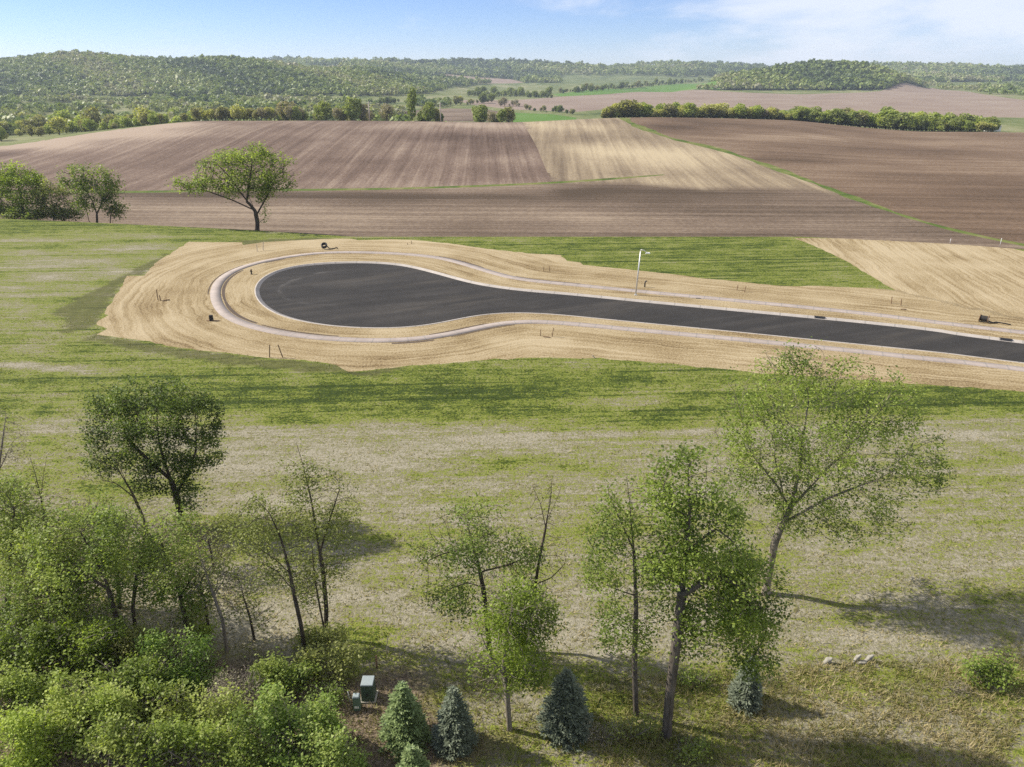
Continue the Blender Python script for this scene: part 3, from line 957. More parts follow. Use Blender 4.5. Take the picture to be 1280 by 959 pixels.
def unit(v):
    return v / (np.linalg.norm(v, axis=1)[:, None] + 1e-9)


def leaf_quads(C, size, rng, upbias=.95, aspect=.62):
    n = len(C)
    nr = rng.normal(0, 1, (n, 3)); nr[:, 2] += upbias * 2; nr = unit(nr)
    a = unit(np.cross(nr, rng.normal(0, 1, (n, 3)))); b = np.cross(nr, a)
    L = (np.broadcast_to(size, (n,)) * rng.uniform(.65, 1.35, n))[:, None] / 2
    V = np.stack([C - a * L, C + b * L * aspect + nr * L * .15, C + a * L, C - b * L * aspect + nr * L * .15], 1).reshape(-1, 3)
    return V, np.arange(4 * n).reshape(n, 4)


def ell_points(E, n, rng, shell=.5):
    """E: list of (centre, radii); volume-weighted random points"""
    w = np.array([np.prod(r) for c, r in E]) ** .85; w /= w.sum(); out = []
    for (c, r), k in zip(E, np.maximum(3, (w * n).astype(int))):
        d = unit(rng.normal(0, 1, (k, 3))); q = rng.uniform(shell**3, 1, k)**(1 / 3)
        out.append(np.array(c) + d * q[:, None] * np.array(r))
    return np.vstack(out)


def px_ell(cx, cy, rx, ry, Y, dep=.85):
    c = plane(cx, cy, Y); m = (c[1] * CP - (c[2] - CH) * SP) / F
    th = math.atan2(CH - c[2], c[1]); rx_, ry_ = rx * m, ry * m
    rd = min(dep * rx_, .8 * ry_ / max(math.sin(th), .1))
    rz = math.sqrt(max(ry_**2 - (rd * math.sin(th))**2, (.3 * ry_)**2)) / math.cos(th)
    return c, (rx_, rd, rz)


def scatter_leaves(N, r, ch, rng, per, sig, rmax, droop=0.):
    sel = np.where(r < rmax)[0]
    C = np.repeat(N[sel], per, 0)
    C = C + rng.normal(0, sig, C.shape)
    C[:, 2] -= np.abs(rng.normal(0, droop, len(C))) if droop else 0
    return C


def clump_tint(C, rng, base=.5, amp=.3, scale=1.1):
    """patches of lighter and darker young leaves"""
    ph = rng.uniform(0, 6.28, 6)
    f = (np.sin(C[:, 0] / scale * 1.3 + ph[0] + 1.3 * np.sin(C[:, 2] / scale + ph[3])) + np.sin(C[:, 1] / scale * 1.1 + ph[1]) + np.sin(C[:, 2] / scale * 1.5 + ph[2])) / 3
    return np.clip(base + amp * f + rng.normal(0, .14, len(C)), 0, 1)


def make_tree(name, label, cat, base, trunks, E, R=.16, natt=420, step=.4, infl=5, kill=.75, per=7, sig=.24, rmax=.028, size=.17, bark='bark_dark', leaf='leaf_mid',
              tint=.5, group=None, seed=0, r0=.011, droop=0., depth_wander=.35, shell=.35, jit=.18, extra=0, maxn=2600, smax=9, crown='crown', fine=(3.6, .62, .52, .7, .85), clump=.5, gap=.55, perk=1.6):
    """trunks: pixel polylines in a vertical plane through the base; E: pixel ellipses (cx,cy,rx,ry[,dY])"""
    rng = np.random.default_rng(seed + 100)
    natt = int(natt * fine[0]); step *= fine[1]; kill *= fine[2]; size *= fine[3]; sig *= fine[4]; maxn = int(maxn * 1.8); R *= .74
    B = at1(*base) if not hasattr(base[0], '__len__') else np.array(base[0], float).ravel()
    stems = []
    for st in trunks:
        P = [plane(px, py, B[1] + (depth_wander * math.sin(i * 1.7 + seed) if i else 0)) for i, (px, py) in enumerate(st)]
        stems.append(np.array(P))
    stems[0][0] = B
    EL = [px_ell(e[0], e[1], e[2], e[3], B[1] + (e[4] if len(e) > 4 else 0)) for e in E]
    att = ell_points(EL, natt, rng, shell)
    att = att[att[:, 2] > B[2] + .3]
    per = int(round(per * perk)); N, par = grow(stems, att, step, infl, kill, rng, maxn, jit=jit)
    r, ch, tips = radii(N, par, R, r0)
    root = empty(name, B, label, cat, group)
    V, Fq = tubes(N - B, par, r, ch)
    V[:, 2] = np.maximum(V[:, 2], -.25)
    link('trunk', mesh_arr('trunk', V, Fq, True), M[bark], root)
    if per > 0:
        sel = tips <= smax
        sel[:len(dens(stems[0], step, False)) // 2] = False
        C = scatter_leaves(N[sel], r[sel], None, rng, per, sig, 9, droop)
        if extra:
            C = np.vstack([C, ell_points(EL, extra, rng, .7)])
        C = C[C[:, 2] > B[2] + .15]
        ph = rng.uniform(0, 6.28, 6); q = clump
        nz_ = np.sin(C[:, 0] / q + ph[0] + np.sin(C[:, 2] / q * .7 + ph[1])) + np.sin(C[:, 1] / q + ph[2] + np.sin(C[:, 0] / q * .8 + ph[3])) + np.sin(C[:, 2] / q * 1.2 + ph[4] + np.sin(C[:, 1] / q * .7 + ph[5]))
        C = C[rng.random(len(C)) < np.clip(.5 + gap * nz_, .06, 1)]
        Vq, Fl = leaf_quads(C - B, size, rng)
        link(crown, mesh_arr(crown, Vq, Fl, False, {'tint': clump_tint(C, rng, tint, .38, .8)}), M[leaf], root)
    return root


# ------------------------------------------------------------------ the trees in front of the field
make_tree('field_tree', 'tallest foreground tree with a wide fan of thin limbs reaching over the roadside straw', 'tree', (957, 742),
          [[(957, 742), (962, 712), (968, 680), (977, 655), (988, 636)], [(988, 636), (970, 605), (945, 575)], [(988, 636), (1000, 585), (1004, 540)], [(988, 636), (1025, 595), (1060, 560)], [(977, 655), (1030, 625), (1080, 605)],
           [(980, 648), (978, 610), (968, 570)], [(969, 678), (955, 655)]],
          [(1000, 525, 95, 80), (1095, 560, 75, 65), (935, 545, 50, 65), (985, 458, 48, 28), (1060, 480, 45, 35), (1150, 590, 42, 36), (1000, 460, 60, 34), (1060, 640, 85, 44), (1000, 650, 45, 30), (920, 610, 38, 50), (985, 580, 60, 60), (1110, 505, 40, 40), (910, 490, 15, 30)],
          R=.27, natt=1250, step=.36, infl=4.5, kill=.55, per=8, sig=.24, size=.18, rmax=.03, bark='bark_pale', leaf='leaf_bright', tint=.42, seed=1, maxn=4600, depth_wander=.2, gap=.7, clump=.4, r0=.012)
make_tree('field_tree', 'leafy foreground tree leaning right on a grey trunk, its foliage hanging over the lone spruce', 'tree', (833, 920),
          [[(833, 920), (837, 870), (846, 800), (852, 745), (858, 690), (862, 640), (860, 590)], [(852, 745), (890, 720), (925, 730), (945, 770)], [(858, 690), (895, 660), (920, 680)], [(846, 640), (830, 610)]],
          [(856, 592, 48, 38), (825, 612, 32, 28), (880, 650, 52, 44), (900, 705, 58, 48), (935, 765, 46, 44), (950, 820, 26, 34), (832, 690, 36, 42), (890, 775, 46, 44), (960, 750, 30, 42), (862, 715, 40, 40), (915, 735, 60, 50), (935, 795, 40, 40)],
          R=.27, natt=1000, step=.32, infl=4, kill=.55, per=13, sig=.26, size=.19, rmax=.035, bark='bark_grey', leaf='leaf_bright', tint=.5, seed=2, maxn=3400, droop=.15, gap=.3)
make_tree('field_tree', 'slim straight foreground tree with sparse leaves just left of the leaning grey trunk', 'tree', (795, 893),
          [[(795, 893), (793, 830), (795, 760), (793, 700), (789, 650), (784, 600)], [(794, 745), (765, 735), (738, 722)], [(793, 690), (775, 650), (758, 610)]],
          [(783, 640, 34, 50), (762, 690, 36, 60), (812, 730, 30, 66), (745, 720, 20, 24), (785, 780, 40, 50), (820, 660, 26, 40)],
          R=.16, natt=520, step=.34, infl=4, kill=.6, per=10, sig=.25, size=.17, rmax=.026, bark='bark_grey', leaf='leaf_mid', tint=.56, seed=3)
make_tree('young_tree', 'small yellow-green tree with a short pale trunk between two blue spruces', 'tree', (637, 912),
          [[(637, 912), (634, 870), (629, 835), (634, 790), (640, 760)], [(630, 845), (612, 820), (600, 790)], [(634, 800), (665, 775)]],
          [(642, 790, 56, 46), (618, 838, 34, 34), (668, 770, 36, 38), (605, 805, 28, 34), (640, 745, 50, 26), (660, 825, 34, 34)],
          R=.15, natt=620, step=.26, infl=3.5, kill=.42, per=9, sig=.2, size=.16, rmax=.03, bark='bark_pale', leaf='leaf_yellow', tint=.3, seed=4, droop=.12)
make_tree('field_tree', 'open dark-limbed tree with sparse leaves rising behind the small yellow-green tree', 'tree', (613, 822),
          [[(613, 822), (608, 770), (604, 735), (598, 705), (588, 670), (583, 650)], [(604, 735), (585, 728), (565, 735)], [(600, 715), (640, 705), (668, 690)], [(592, 685), (560, 690), (535, 700)]],
          [(578, 665, 52, 34), (615, 690, 60, 40), (548, 695, 32, 36), (648, 705, 36, 30), (560, 745, 40, 36), (600, 640, 40, 22), (660, 745, 36, 26)],
          R=.16, natt=520, step=.34, infl=4, kill=.55, per=8, sig=.26, size=.175, rmax=.03, bark='bark_dark', leaf='leaf_mid', tint=.38, seed=5)
make_tree('field_tree', 'nearly bare dark tree with upright forked twigs right of the open dark-limbed tree', 'tree', (655, 815),
          [[(655, 815), (664, 765), (668, 740), (674, 700), (682, 660), (688, 625), (690, 600)], [(682, 660), (676, 630), (664, 605)], [(684, 650), (698, 620), (702, 605)], [(670, 730), (690, 722), (706, 705)]],
          [(682, 635, 26, 36), (690, 700, 26, 40), (668, 720, 26, 30)],
          R=.12, natt=170, step=.32, infl=4, kill=.65, per=1, sig=.2, size=.15, rmax=.024, bark='bark_dark', leaf='leaf_olive', tint=.5, seed=6)
make_tree('field_tree', 'tall thin twin-stemmed tree with a bare leader, sparse leaves at mid height', 'tree', (407, 800),
          [[(407, 800), (408, 760), (404, 715), (398, 680), (390, 630), (380, 585), (370, 552)], [(400, 690), (412, 650), (425, 610)], [(407, 797), (400, 760), (393, 720), (390, 680)]],
          [(395, 605, 30, 30), (425, 625, 24, 46), (372, 650, 30, 50), (415, 690, 28, 40), (355, 600, 14, 22), (430, 680, 20, 30), (385, 720, 30, 40), (405, 650, 34, 60), (440, 640, 16, 40)],
          R=.17, natt=620, step=.34, infl=4, kill=.6, per=8, sig=.26, size=.165, rmax=.026, bark='bark_dark', leaf='leaf_olive', tint=.56, seed=7)
make_tree('field_tree', 'curved thin tree bending to the left with a few leaves, left of the twin-stemmed tree', 'tree', (382, 820),
          [[(382, 820), (376, 780), (368, 745), (360, 705), (350, 670), (336, 640), (316, 620)], [(360, 715), (345, 700), (330, 690)], [(363, 735), (348, 715), (330, 705)]],
          [(325, 655, 34, 36), (345, 705, 28, 34), (305, 680, 24, 26), (378, 680, 22, 36), (390, 740, 22, 30)],
          R=.13, natt=300, step=.34, infl=4, kill=.6, per=9, sig=.26, size=.17, rmax=.026, bark='bark_dark', leaf='leaf_olive', tint=.565, seed=8)
make_tree('field_tree', 'dark full-crowned tree alone on the grass behind the left thicket', 'tree', (228, 655),
          [[(228, 655), (223, 630), (216, 606), (206, 580), (198, 550)], [(220, 618), (236, 590), (246, 560)], [(214, 600), (185, 575), (160, 550)]],
          [(195, 515, 66, 42), (148, 540, 42, 42), (248, 530, 32, 36), (205, 572, 50, 30), (235, 585, 28, 26), (140, 500, 30, 26), (170, 490, 40, 18), (230, 495, 30, 22), (130, 575, 26, 22), (258, 560, 22, 26), (185, 600, 26, 20), (238, 620, 22, 20), (265, 515, 18, 18)],
          R=.27, natt=900, step=.36, infl=4, kill=.55, per=13, sig=.3, size=.21, rmax=.04, bark='bark_dark', leaf='leaf_mid', tint=.16, seed=9, gap=.7, clump=.36, maxn=3200)
make_tree('field_tree', 'leaning leafless-topped tree with dark branches left of the dark full-crowned tree', 'tree', (194, 705),
          [[(194, 705), (186, 668), (176, 640), (163, 612), (148, 588), (116, 572)], [(168, 622), (145, 604), (125, 600)], [(160, 608), (148, 580), (138, 568)]],
          [(140, 590, 26, 22), (185, 640, 24, 36), (120, 575, 14, 10)],
          R=.13, natt=150, step=.34, infl=4, kill=.65, per=2, sig=.25, size=.17, rmax=.022, bark='bark_dark', leaf='leaf_olive', tint=.5, seed=10)
thick = [
    ('sparse tree with forked bare top at the left edge of the thicket', (60, 700), [[(60, 700), (57, 655), (51, 622), (44, 592), (37, 570)], [(51, 622), (54, 595), (58, 575)]], [(46, 600, 18, 26), (70, 640, 20, 30), (30, 630, 26, 26)], .12, 140, 2, 'leaf_olive', .5, 'bark_dark'),
    ('bushy young tree with yellow-green leaves in the middle of the left thicket', (152, 812), [[(152, 812), (146, 775), (132, 725), (115, 690), (100, 665)], [(135, 735), (95, 715)]], [(92, 695, 52, 42), (128, 665, 36, 34), (70, 735, 40, 36), (130, 735, 34, 30)], .15, 620, 9, 'leaf_bright', .38, 'bark_dark'),
    ('thin tree on a leaning stem beside the bushy young tree', (171, 802), [[(171, 802), (166, 758), (170, 725), (178, 690), (182, 660)]], [(178, 690, 34, 34), (160, 655, 26, 24), (195, 725, 24, 24)], .12, 300, 7, 'leaf_mid', .45, 'bark_dark'),
    ('leafy tree with a dark slanted trunk left of the bare grey sapling', (238, 808), [[(238, 808), (230, 768), (223, 735), (208, 700), (200, 672)], [(226, 745), (245, 715)]], [(214, 708, 44, 40), (190, 735, 30, 30), (245, 735, 26, 30), (225, 660, 34, 24)], .14, 480, 8, 'leaf_mid', .36, 'bark_dark'),
    ('bare grey sapling with fine twigs in front of the pale ground', (284, 815), [[(284, 815), (278, 775), (264, 735), (252, 700), (246, 675)], [(268, 745), (285, 715)]], [(262, 725, 30, 46), (285, 760, 20, 26)], .1, 260, 1, 'leaf_grey', .5, 'twig_grey'),
    ('bright leafy tree cut by the left edge of the picture, level with the thicket', (8, 760), [[(8, 760), (12, 715), (16, 670), (18, 635)]], [(18, 640, 42, 50), (40, 690, 36, 40), (0, 700, 40, 50), (-20, 640, 36, 46)], .16, 650, 9, 'leaf_mid', .55, 'bark_dark'),
    ('dark leafy tree low at the left edge below the bright leafy tree', (30, 800), [[(30, 800), (32, 765), (36, 730)]], [(40, 740, 50, 34), (-5, 755, 40, 34)], .13, 460, 9, 'leaf_mid', .3, 'bark_dark'),
    ('leafless grey tree at the left edge of the grass', (-6, 640), [[(-6, 640), (-2, 590), (4, 545), (8, 515)], [(-2, 590), (12, 560)]], [(6, 545, 28, 36), (-12, 560, 24, 36)], .12, 380, 1, 'leaf_grey', .4, 'twig_grey'),
    ('low pale-leaved sapling on the grass right of the dark full-crowned tree', (268, 715), [[(268, 715), (264, 690), (258, 670)]], [(252, 670, 36, 26), (290, 660, 22, 24), (275, 690, 22, 18)], .08, 300, 6, 'leaf_olive', .6, 'bark_dark'),
    ('leafy tree in front of the thicket between the left edge and the bushy young tree', (88, 795), [[(88, 795), (82, 755), (72, 715), (62, 685)]], [(62, 690, 44, 44), (92, 740, 36, 36), (40, 720, 30, 30), (75, 655, 30, 22)], .14, 560, 9, 'leaf_mid', .5, 'bark_dark'),
    ('light green tree in the back of the thicket under the leaning leafless-topped tree', (150, 760), [[(150, 760), (146, 720), (140, 680)]], [(140, 670, 44, 34), (165, 700, 36, 34), (115, 700, 30, 30)], .12, 460, 8, 'leaf_bright', .5, 'bark_dark'),
    ('dull green tree between the slanted dark trunk and the grey sapling', (262, 800), [[(262, 800), (258, 765), (250, 730)]], [(248, 735, 34, 34), (272, 700, 26, 26), (230, 765, 30, 24), (285, 745, 22, 26)], .1, 340, 7, 'leaf_olive', .55, 'bark_dark'),
    ('low leafy tree at the left edge above the leafless grey tree foot', (-14, 690), [[(-14, 690), (-8, 650), (0, 615)]], [(4, 620, 34, 30), (-15, 640, 34, 34), (26, 650, 26, 24)], .12, 380, 8, 'leaf_mid', .5, 'bark_dark'),
    ('grey twiggy bush at the foot of the dark full-crowned tree', (222, 690), [[(222, 690), (220, 672), (216, 655)]], [(215, 665, 36, 22), (240, 672, 22, 18)], .06, 420, 1, 'leaf_grey', .25, 'twig_grey'),
    ('rounded dull-green sapling behind the leaning leafless-topped tree', (125, 690), [[(125, 690), (120, 665), (116, 650)]], [(112, 640, 34, 26), (140, 655, 28, 22)], .08, 340, 7, 'leaf_bright', .4, 'bark_dark'),
    ('scattered-leaved sapling between the curved thin tree and the bare grey sapling', (318, 800), [[(318, 800), (312, 770), (304, 745)]], [(304, 740, 28, 34), (330, 765, 22, 26)], .08, 220, 3, 'leaf_olive', .5, 'bark_dark'),
]
for k, (lab, base, st, E, R, na, per, lf, ti, bk) in enumerate(thick):
    make_tree('thicket_tree', lab, 'tree', base, st, E, R=R, natt=na, step=.32, infl=4, kill=.5, per=per, sig=.27, size=.185, rmax=.032, bark=bk, leaf=lf, tint=ti + .12, perk=1.45, gap=.5, seed=20 + k, group='trees of the left thicket')

shrubs = [
    ('broad yellow-green shrub spreading along the left edge', (62, 832, 84, 52), 'leaf_yellow', .22, 10), ('brightest yellow shrub in the bottom left corner', (22, 932, 56, 46), 'leaf_yellow', .42, 11),
    ('olive shrub behind the yellow shrub of the corner', (120, 900, 60, 46), 'leaf_bright', .42, 10), ('lime shrub right of the broad yellow-green shrub', (165, 862, 56, 40), 'leaf_bright', .55, 10),
    ('deep green shrub below the leafy tree with a slanted trunk', (222, 838, 56, 42), 'leaf_green', .3, 10), ('light green shrub at the bottom between corner and mint green shrub', (235, 938, 70, 34), 'leaf_bright', .6, 11),
    ('vivid mint green rounded shrub left of the utility boxes', (374, 920, 54, 46), 'leaf_green', .62, 12), ('dull olive shrub just behind the utility boxes', (410, 836, 40, 24), 'leaf_olive', .5, 9),
    ('dark green shrub behind the vivid mint green shrub', (345, 852, 44, 30), 'leaf_mid', .4, 10), ('mid green shrub at the bottom edge beside the lime shrub', (160, 940, 60, 34), 'leaf_mid', .6, 11),
    ('small lemon-green shrub under the bare grey sapling', (252, 795, 22, 14), 'leaf_yellow', .3, 9), ('dark hollow shrub under the bushy young tree', (110, 800, 60, 30), 'leaf_mid', .35, 9), ('shaded green shrub next to the grey brush', (278, 905, 40, 34), 'leaf_mid', .42, 10), ('shadowed low shrub in the left thicket below the dark leafy tree', (20, 800, 44, 26), 'leaf_dark', .6, 9),
    ('single yellow-green shrub on the dry grass at the right edge', (1238, 845, 40, 22), 'leaf_bright', .3, 6), ('low weedy shrub at the foot of the leaning grey trunk', (868, 852, 26, 12), 'leaf_bright', .4, 5), ('spreading weeds right of the largest blue spruce', (788, 915, 40, 16), 'leaf_olive', .4, 4),
    ('lime green shrub at the left edge below the broad yellow-green shrub', (12, 878, 46, 36), 'leaf_bright', .5, 10), ('tall olive shrub under the leaning thin tree of the thicket', (175, 812, 44, 30), 'leaf_olive', .55, 9),
    ('dense mid green shrub between the lime and the deep green shrub', (205, 893, 44, 34), 'leaf_mid', .62, 10), ('shaded green shrub at the bottom left of the mint green shrub', (318, 935, 40, 36), 'leaf_mid', .5, 10),
    ('pale olive shrub beneath the twin-stemmed tree', (398, 806, 36, 20), 'leaf_olive', .62, 8), ('green shrub at the bottom edge right below the mint green shrub', (425, 950, 34, 30), 'leaf_green', .5, 10),
    ('dark green shrub between the corner and the broad yellow-green shrub', (75, 880, 44, 32), 'leaf_mid', .5, 10), ('bushy olive shrub at the left edge under the leafy trees', (55, 778, 52, 28), 'leaf_olive', .45, 9),
    ('muted green shrub between the mint green and the dull olive shrub', (408, 876, 24, 20), 'leaf_mid', .35, 9),
    ('leafy weeds beside the leaning grey trunk at the bottom', (862, 940, 26, 18), 'leaf_mid', .55, 4),
]
for k, (lab, (cx, cy, rx, ry), lf, ti, per) in enumerate(shrubs):
    rng = np.random.default_rng(300 + k)
    by = cy + ry * .45
    B = at1(cx, by); st = []
    for q in range(5):
        a = rng.uniform(-1, 1)
        st.append([(cx, by), (cx + a * rx * .35, cy + ry * .1), (cx + a * rx * .6, cy - ry * .25)])
    subs = [(cx, cy, rx * .85, ry * .8)] + [(cx + rx * .62 * math.cos(t), cy + ry * .5 * math.sin(t), rx * .42, ry * .42) for t in rng.uniform(0, 6.28, 5)] + [(cx + rng.uniform(-.85, .85) * rx, cy - ry * rng.uniform(-.2, .9), rx * q, ry * q * 1.1) for q in rng.uniform(.16, .36, 9)] + [(cx + rng.uniform(-.8, .8) * rx, cy - ry * rng.uniform(.75, 1.15), rx * .09, ry * q) for q in rng.uniform(.15, .3, 7)]
    m = rx * ry / 2600
    make_tree('shrub', lab, 'shrub', (cx, by), st, subs, R=.07, natt=int(220 + 560 * min(1.7, m)), step=.26, infl=3, kill=.34, per=int(per * 1.3), sig=.2, size=.19 if rx > 30 else .15, rmax=.05, bark='twig_grey', leaf=lf, tint=min(.85, ti + .02 + .34 * ((k * 7) % 5) / 4),
              seed=300 + k, r0=.009, depth_wander=.5, shell=.7, group='shrubs', crown='foliage', maxn=2400, smax=14, clump=.36, gap=.42, perk=1.3)
for k, (lab, (cx, cy, rx, ry), na) in enumerate([('grey tangle of bare brush left of the mint green shrub', (298, 868, 40, 36), 700), ('grey bare brush sagging beside the twin-stemmed tree', (330, 825, 34, 18), 380), ('pinkish grey low twig heap right of the largest blue spruce', (752, 918, 24, 18), 420),
                                                 ('bare brush in the shadow of the dry grass at the right edge', (1195, 862, 22, 12), 240), ('dark bare brush between the corner shrubs', (75, 895, 30, 26), 380)]):
    st = [[(cx, cy + ry * .6), (cx + rx * a, cy)] for a in (-.3, .1, .4, -.1)]
    make_tree('bare_brush', lab, 'brush', (cx, cy + ry * .6), st, [(cx, cy, rx, ry), (cx - rx * .5, cy + ry * .2, rx * .5, ry * .6), (cx + rx * .5, cy + ry * .1, rx * .5, ry * .7)], R=.035, natt=na, step=.2, infl=3, kill=.22, per=1, sig=.15, size=.1, rmax=.02,
              bark='twig_grey', leaf='leaf_grey', tint=.4, seed=500 + k, r0=.009, shell=.3, jit=.45, crown='foliage', group='bare brush', maxn=2200)


# ------------------------------------------------------------------ spruces
def spruce(label, top, bottom, halfw, mat, seed, tint):
    rng = np.random.default_rng(seed)
    Bc = at1(top[0] * .3 + bottom[0] * .7, bottom[1]); m = (Bc[1] * CP + CH * SP) / F
    Rb = halfw * m
    B = at1(bottom[0], bottom[1] - .8 * Rb * math.sin(math.atan2(CH, Bc[1])) / m)
    H = plane(top[0], top[1], B[1])[2]
    root = empty('spruce', B, label, 'spruce', 'spruces at the foot of the field')
    N = MB().tube([(0, 0, -.1), (0, 0, H * .5), (0, 0, H * .97)], [.09, .05, .012], 8).build('trunk', M['bark_dark'], root, True)
    C = []; D = []; T = []
    nl = int(H / .19)
    for i in range(nl):
        f = (i + .3) / nl; z = .1 + f * (H - .12)
        L = Rb * ((1 - f)**.72) * (1.0 if f > .1 else .93) + .06
        nb = max(5, int(15 * (1 - f) + 5))
        for k in range(nb):
            a = 2 * math.pi * (k + .5 * (i % 2)) / nb + rng.normal(0, .13); l = L * rng.uniform(.66, 1.14)
            ns = max(3, int(l / .055))
            for s in np.linspace(.2, 1, ns):
                rr = l * s; zz = z - .34 * rr * s + .2 * rr * s**3 + .08 * (1 - f)
                for sd in (-1, 0, 1):
                    aa = a + sd * .32 * (1 - s * .35) * rng.uniform(.5, 1.2) * min(1, .5 / max(rr, .3))
                    p = np.array([math.cos(aa) * rr, math.sin(aa) * rr, zz + rng.normal(0, .035)])
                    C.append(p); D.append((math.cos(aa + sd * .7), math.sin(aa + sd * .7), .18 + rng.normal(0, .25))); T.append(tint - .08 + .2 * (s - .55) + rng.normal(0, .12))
    C = np.array(C); D = unit(np.array(D)); n = len(C)
    up = unit(np.cross(np.cross(D, np.tile([0, 0, 1.], (n, 1))), D) + rng.normal(0, .35, (n, 3))); w = unit(np.cross(D, up))
    L = rng.uniform(.09, .16, n)[:, None]; W = rng.uniform(.03, .05, n)[:, None]
    V = np.stack([C - D * L * .5, C + w * W, C + D * L, C - w * W], 1).reshape(-1, 3); V[:, 2] = np.maximum(V[:, 2], .02)
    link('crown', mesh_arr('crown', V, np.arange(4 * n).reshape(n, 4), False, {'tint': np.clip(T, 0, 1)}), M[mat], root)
    return root


spruce('bright green spruce right of the utility boxes', (505, 853), (507, 945), 33, 'needle_green', 1, .6)
spruce('blue-green spruce beside the bright green spruce, left of the yellow-green tree', (566, 858), (569, 950), 28, 'needle_blue', 2, .5)
spruce('largest blue spruce, alone right of the yellow-green tree', (707, 836), (706, 932), 35, 'needle_blue', 3, .55)
spruce('pale blue spruce half hidden under hanging leaves beside the dry grass', (930, 820), (930, 891), 20, 'needle_blue', 4, .66)
spruce('small spruce cut by the bottom edge in front of the bright green spruce', (516, 932), (517, 995), 24, 'needle_green', 5, .62)


# ------------------------------------------------------------------ middle distance
make_tree('field_edge_tree', 'lone spreading tree at the far edge of the grass, leaning left over the ploughed field', 'tree', ([(plane(322, 292, 131)[0], 131, height(plane(322, 292, 131)[0], 131))],),
          [[(322, 292), (322, 278), (319, 264), (312, 248), (308, 236)], [(320, 270), (330, 252), (342, 230)], [(319, 264), (300, 240), (288, 222)], [(316, 262), (290, 250), (262, 240), (238, 233)], [(308, 254), (312, 228), (315, 205)], [(322, 280), (332, 272), (330, 255)]],
          [(300, 205, 46, 20), (332, 212, 38, 24), (268, 222, 28, 18), (232, 231, 18, 10), (300, 225, 40, 20), (350, 225, 22, 18), (318, 190, 22, 10), (250, 235, 20, 8), (325, 238, 26, 14)],
          R=.5, natt=1000, step=.62, infl=8, kill=.95, per=8, sig=.5, size=.4, rmax=.11, bark='bark_dark', leaf='leaf_bright', tint=.5, seed=40, r0=.04, maxn=2600, fine=(1.9, .8, .7, .95, .9), clump=.9, gap=.36, perk=2.2)
grp = [
    ('green multi-stemmed tree at the right end of the left roadside clump', (122, 280), [[(122, 281), (121, 268), (116, 252), (105, 235)], [(121, 268), (128, 252), (138, 240)], [(112, 280), (108, 262), (98, 246)]], [(105, 222, 32, 16), (130, 232, 26, 22), (145, 250, 14, 20), (90, 225, 16, 14), (115, 245, 30, 18)], 'leaf_bright', .36, 8, .3),
    ('tall yellow-green tree in the left roadside clump', (30, 275), [[(30, 276), (28, 255), (24, 235), (20, 220)]], [(20, 222, 28, 20), (34, 238, 26, 22), (5, 225, 22, 20), (45, 230, 12, 12)], 'leaf_yellow', .45, 11, .28),
    ('brownish half-bare tree between the yellow-green and the green multi-stemmed tree', (68, 278), [[(68, 278), (66, 258), (62, 240)], [(66, 262), (78, 244)]], [(64, 240, 24, 16), (75, 255, 24, 18), (55, 255, 18, 16)], 'leaf_olive', .55, 5, .2),
    ('dull green shadowy tree at the left edge of the clump', (-4, 272), [[(-4, 272), (-4, 255), (-2, 240)]], [(-6, 252, 22, 18), (14, 262, 16, 12)], 'leaf_mid', .4, 9, .25),
    ('small thin-leaved olive tree at the far right foot of the clump', (138, 280), [[(138, 281), (138, 270), (142, 260)]], [(145, 264, 14, 10), (153, 268, 6, 10)], 'leaf_olive', .45, 5, .12),
    ('low dark bushes under the left roadside clump', (45, 277), [[(45, 278), (45, 268)]], [(40, 266, 34, 10), (85, 268, 22, 8)], 'leaf_mid', .4, 9, .12),
]
for k, (lab, b, st, E, lf, ti, per, R) in enumerate(grp):
    Y = float(yedge((b[0] - 640) / F / 1.0)) + 9; bx = plane(b[0], b[1] + 4, Y)[0]
    make_tree('roadside_tree' if k != 5 else 'low_bush', lab, 'tree' if k != 5 else 'bush', ([(bx, Y, float(height(bx, Y)))],), st, E, R=R, natt=520, step=.6, infl=8, kill=.9, per=per, sig=.5, size=.42, rmax=.1, bark='bark_dark', leaf=lf, tint=ti, seed=60 + k, r0=.035, fine=(1.7, .8, .72, .95, .9), clump=.8, gap=.3, perk=2.2, group='trees of the left roadside clump')


def crown_mesh(rng, H, W, n, size, trunkh, lobes=7):
    E = [((0, 0, trunkh + (H - trunkh) * .5), (W * .36, W * .36, (H - trunkh) * .46))]
    for q in range(lobes):
        a = rng.uniform(0, 6.28); rr = W * .26 * rng.uniform(.5, 1.15); s = rng.uniform(.2, .32)
        E.append(((math.cos(a) * rr, math.sin(a) * rr, trunkh + (H - trunkh) * rng.uniform(.3, .82)), (W * s, W * s, (H - trunkh) * s * .9)))
    C = ell_points(E, n, rng, .72)
    lump = rng.uniform(-.16, .16, len(C))
    tint = clump_tint(C, rng, .6, .22, W * .14) + .12 * (C[:, 2] / H - .5)
    V, Fl = leaf_quads(C, size, rng, .5, .85)
    return V, Fl, np.clip(tint, 0, 1), E


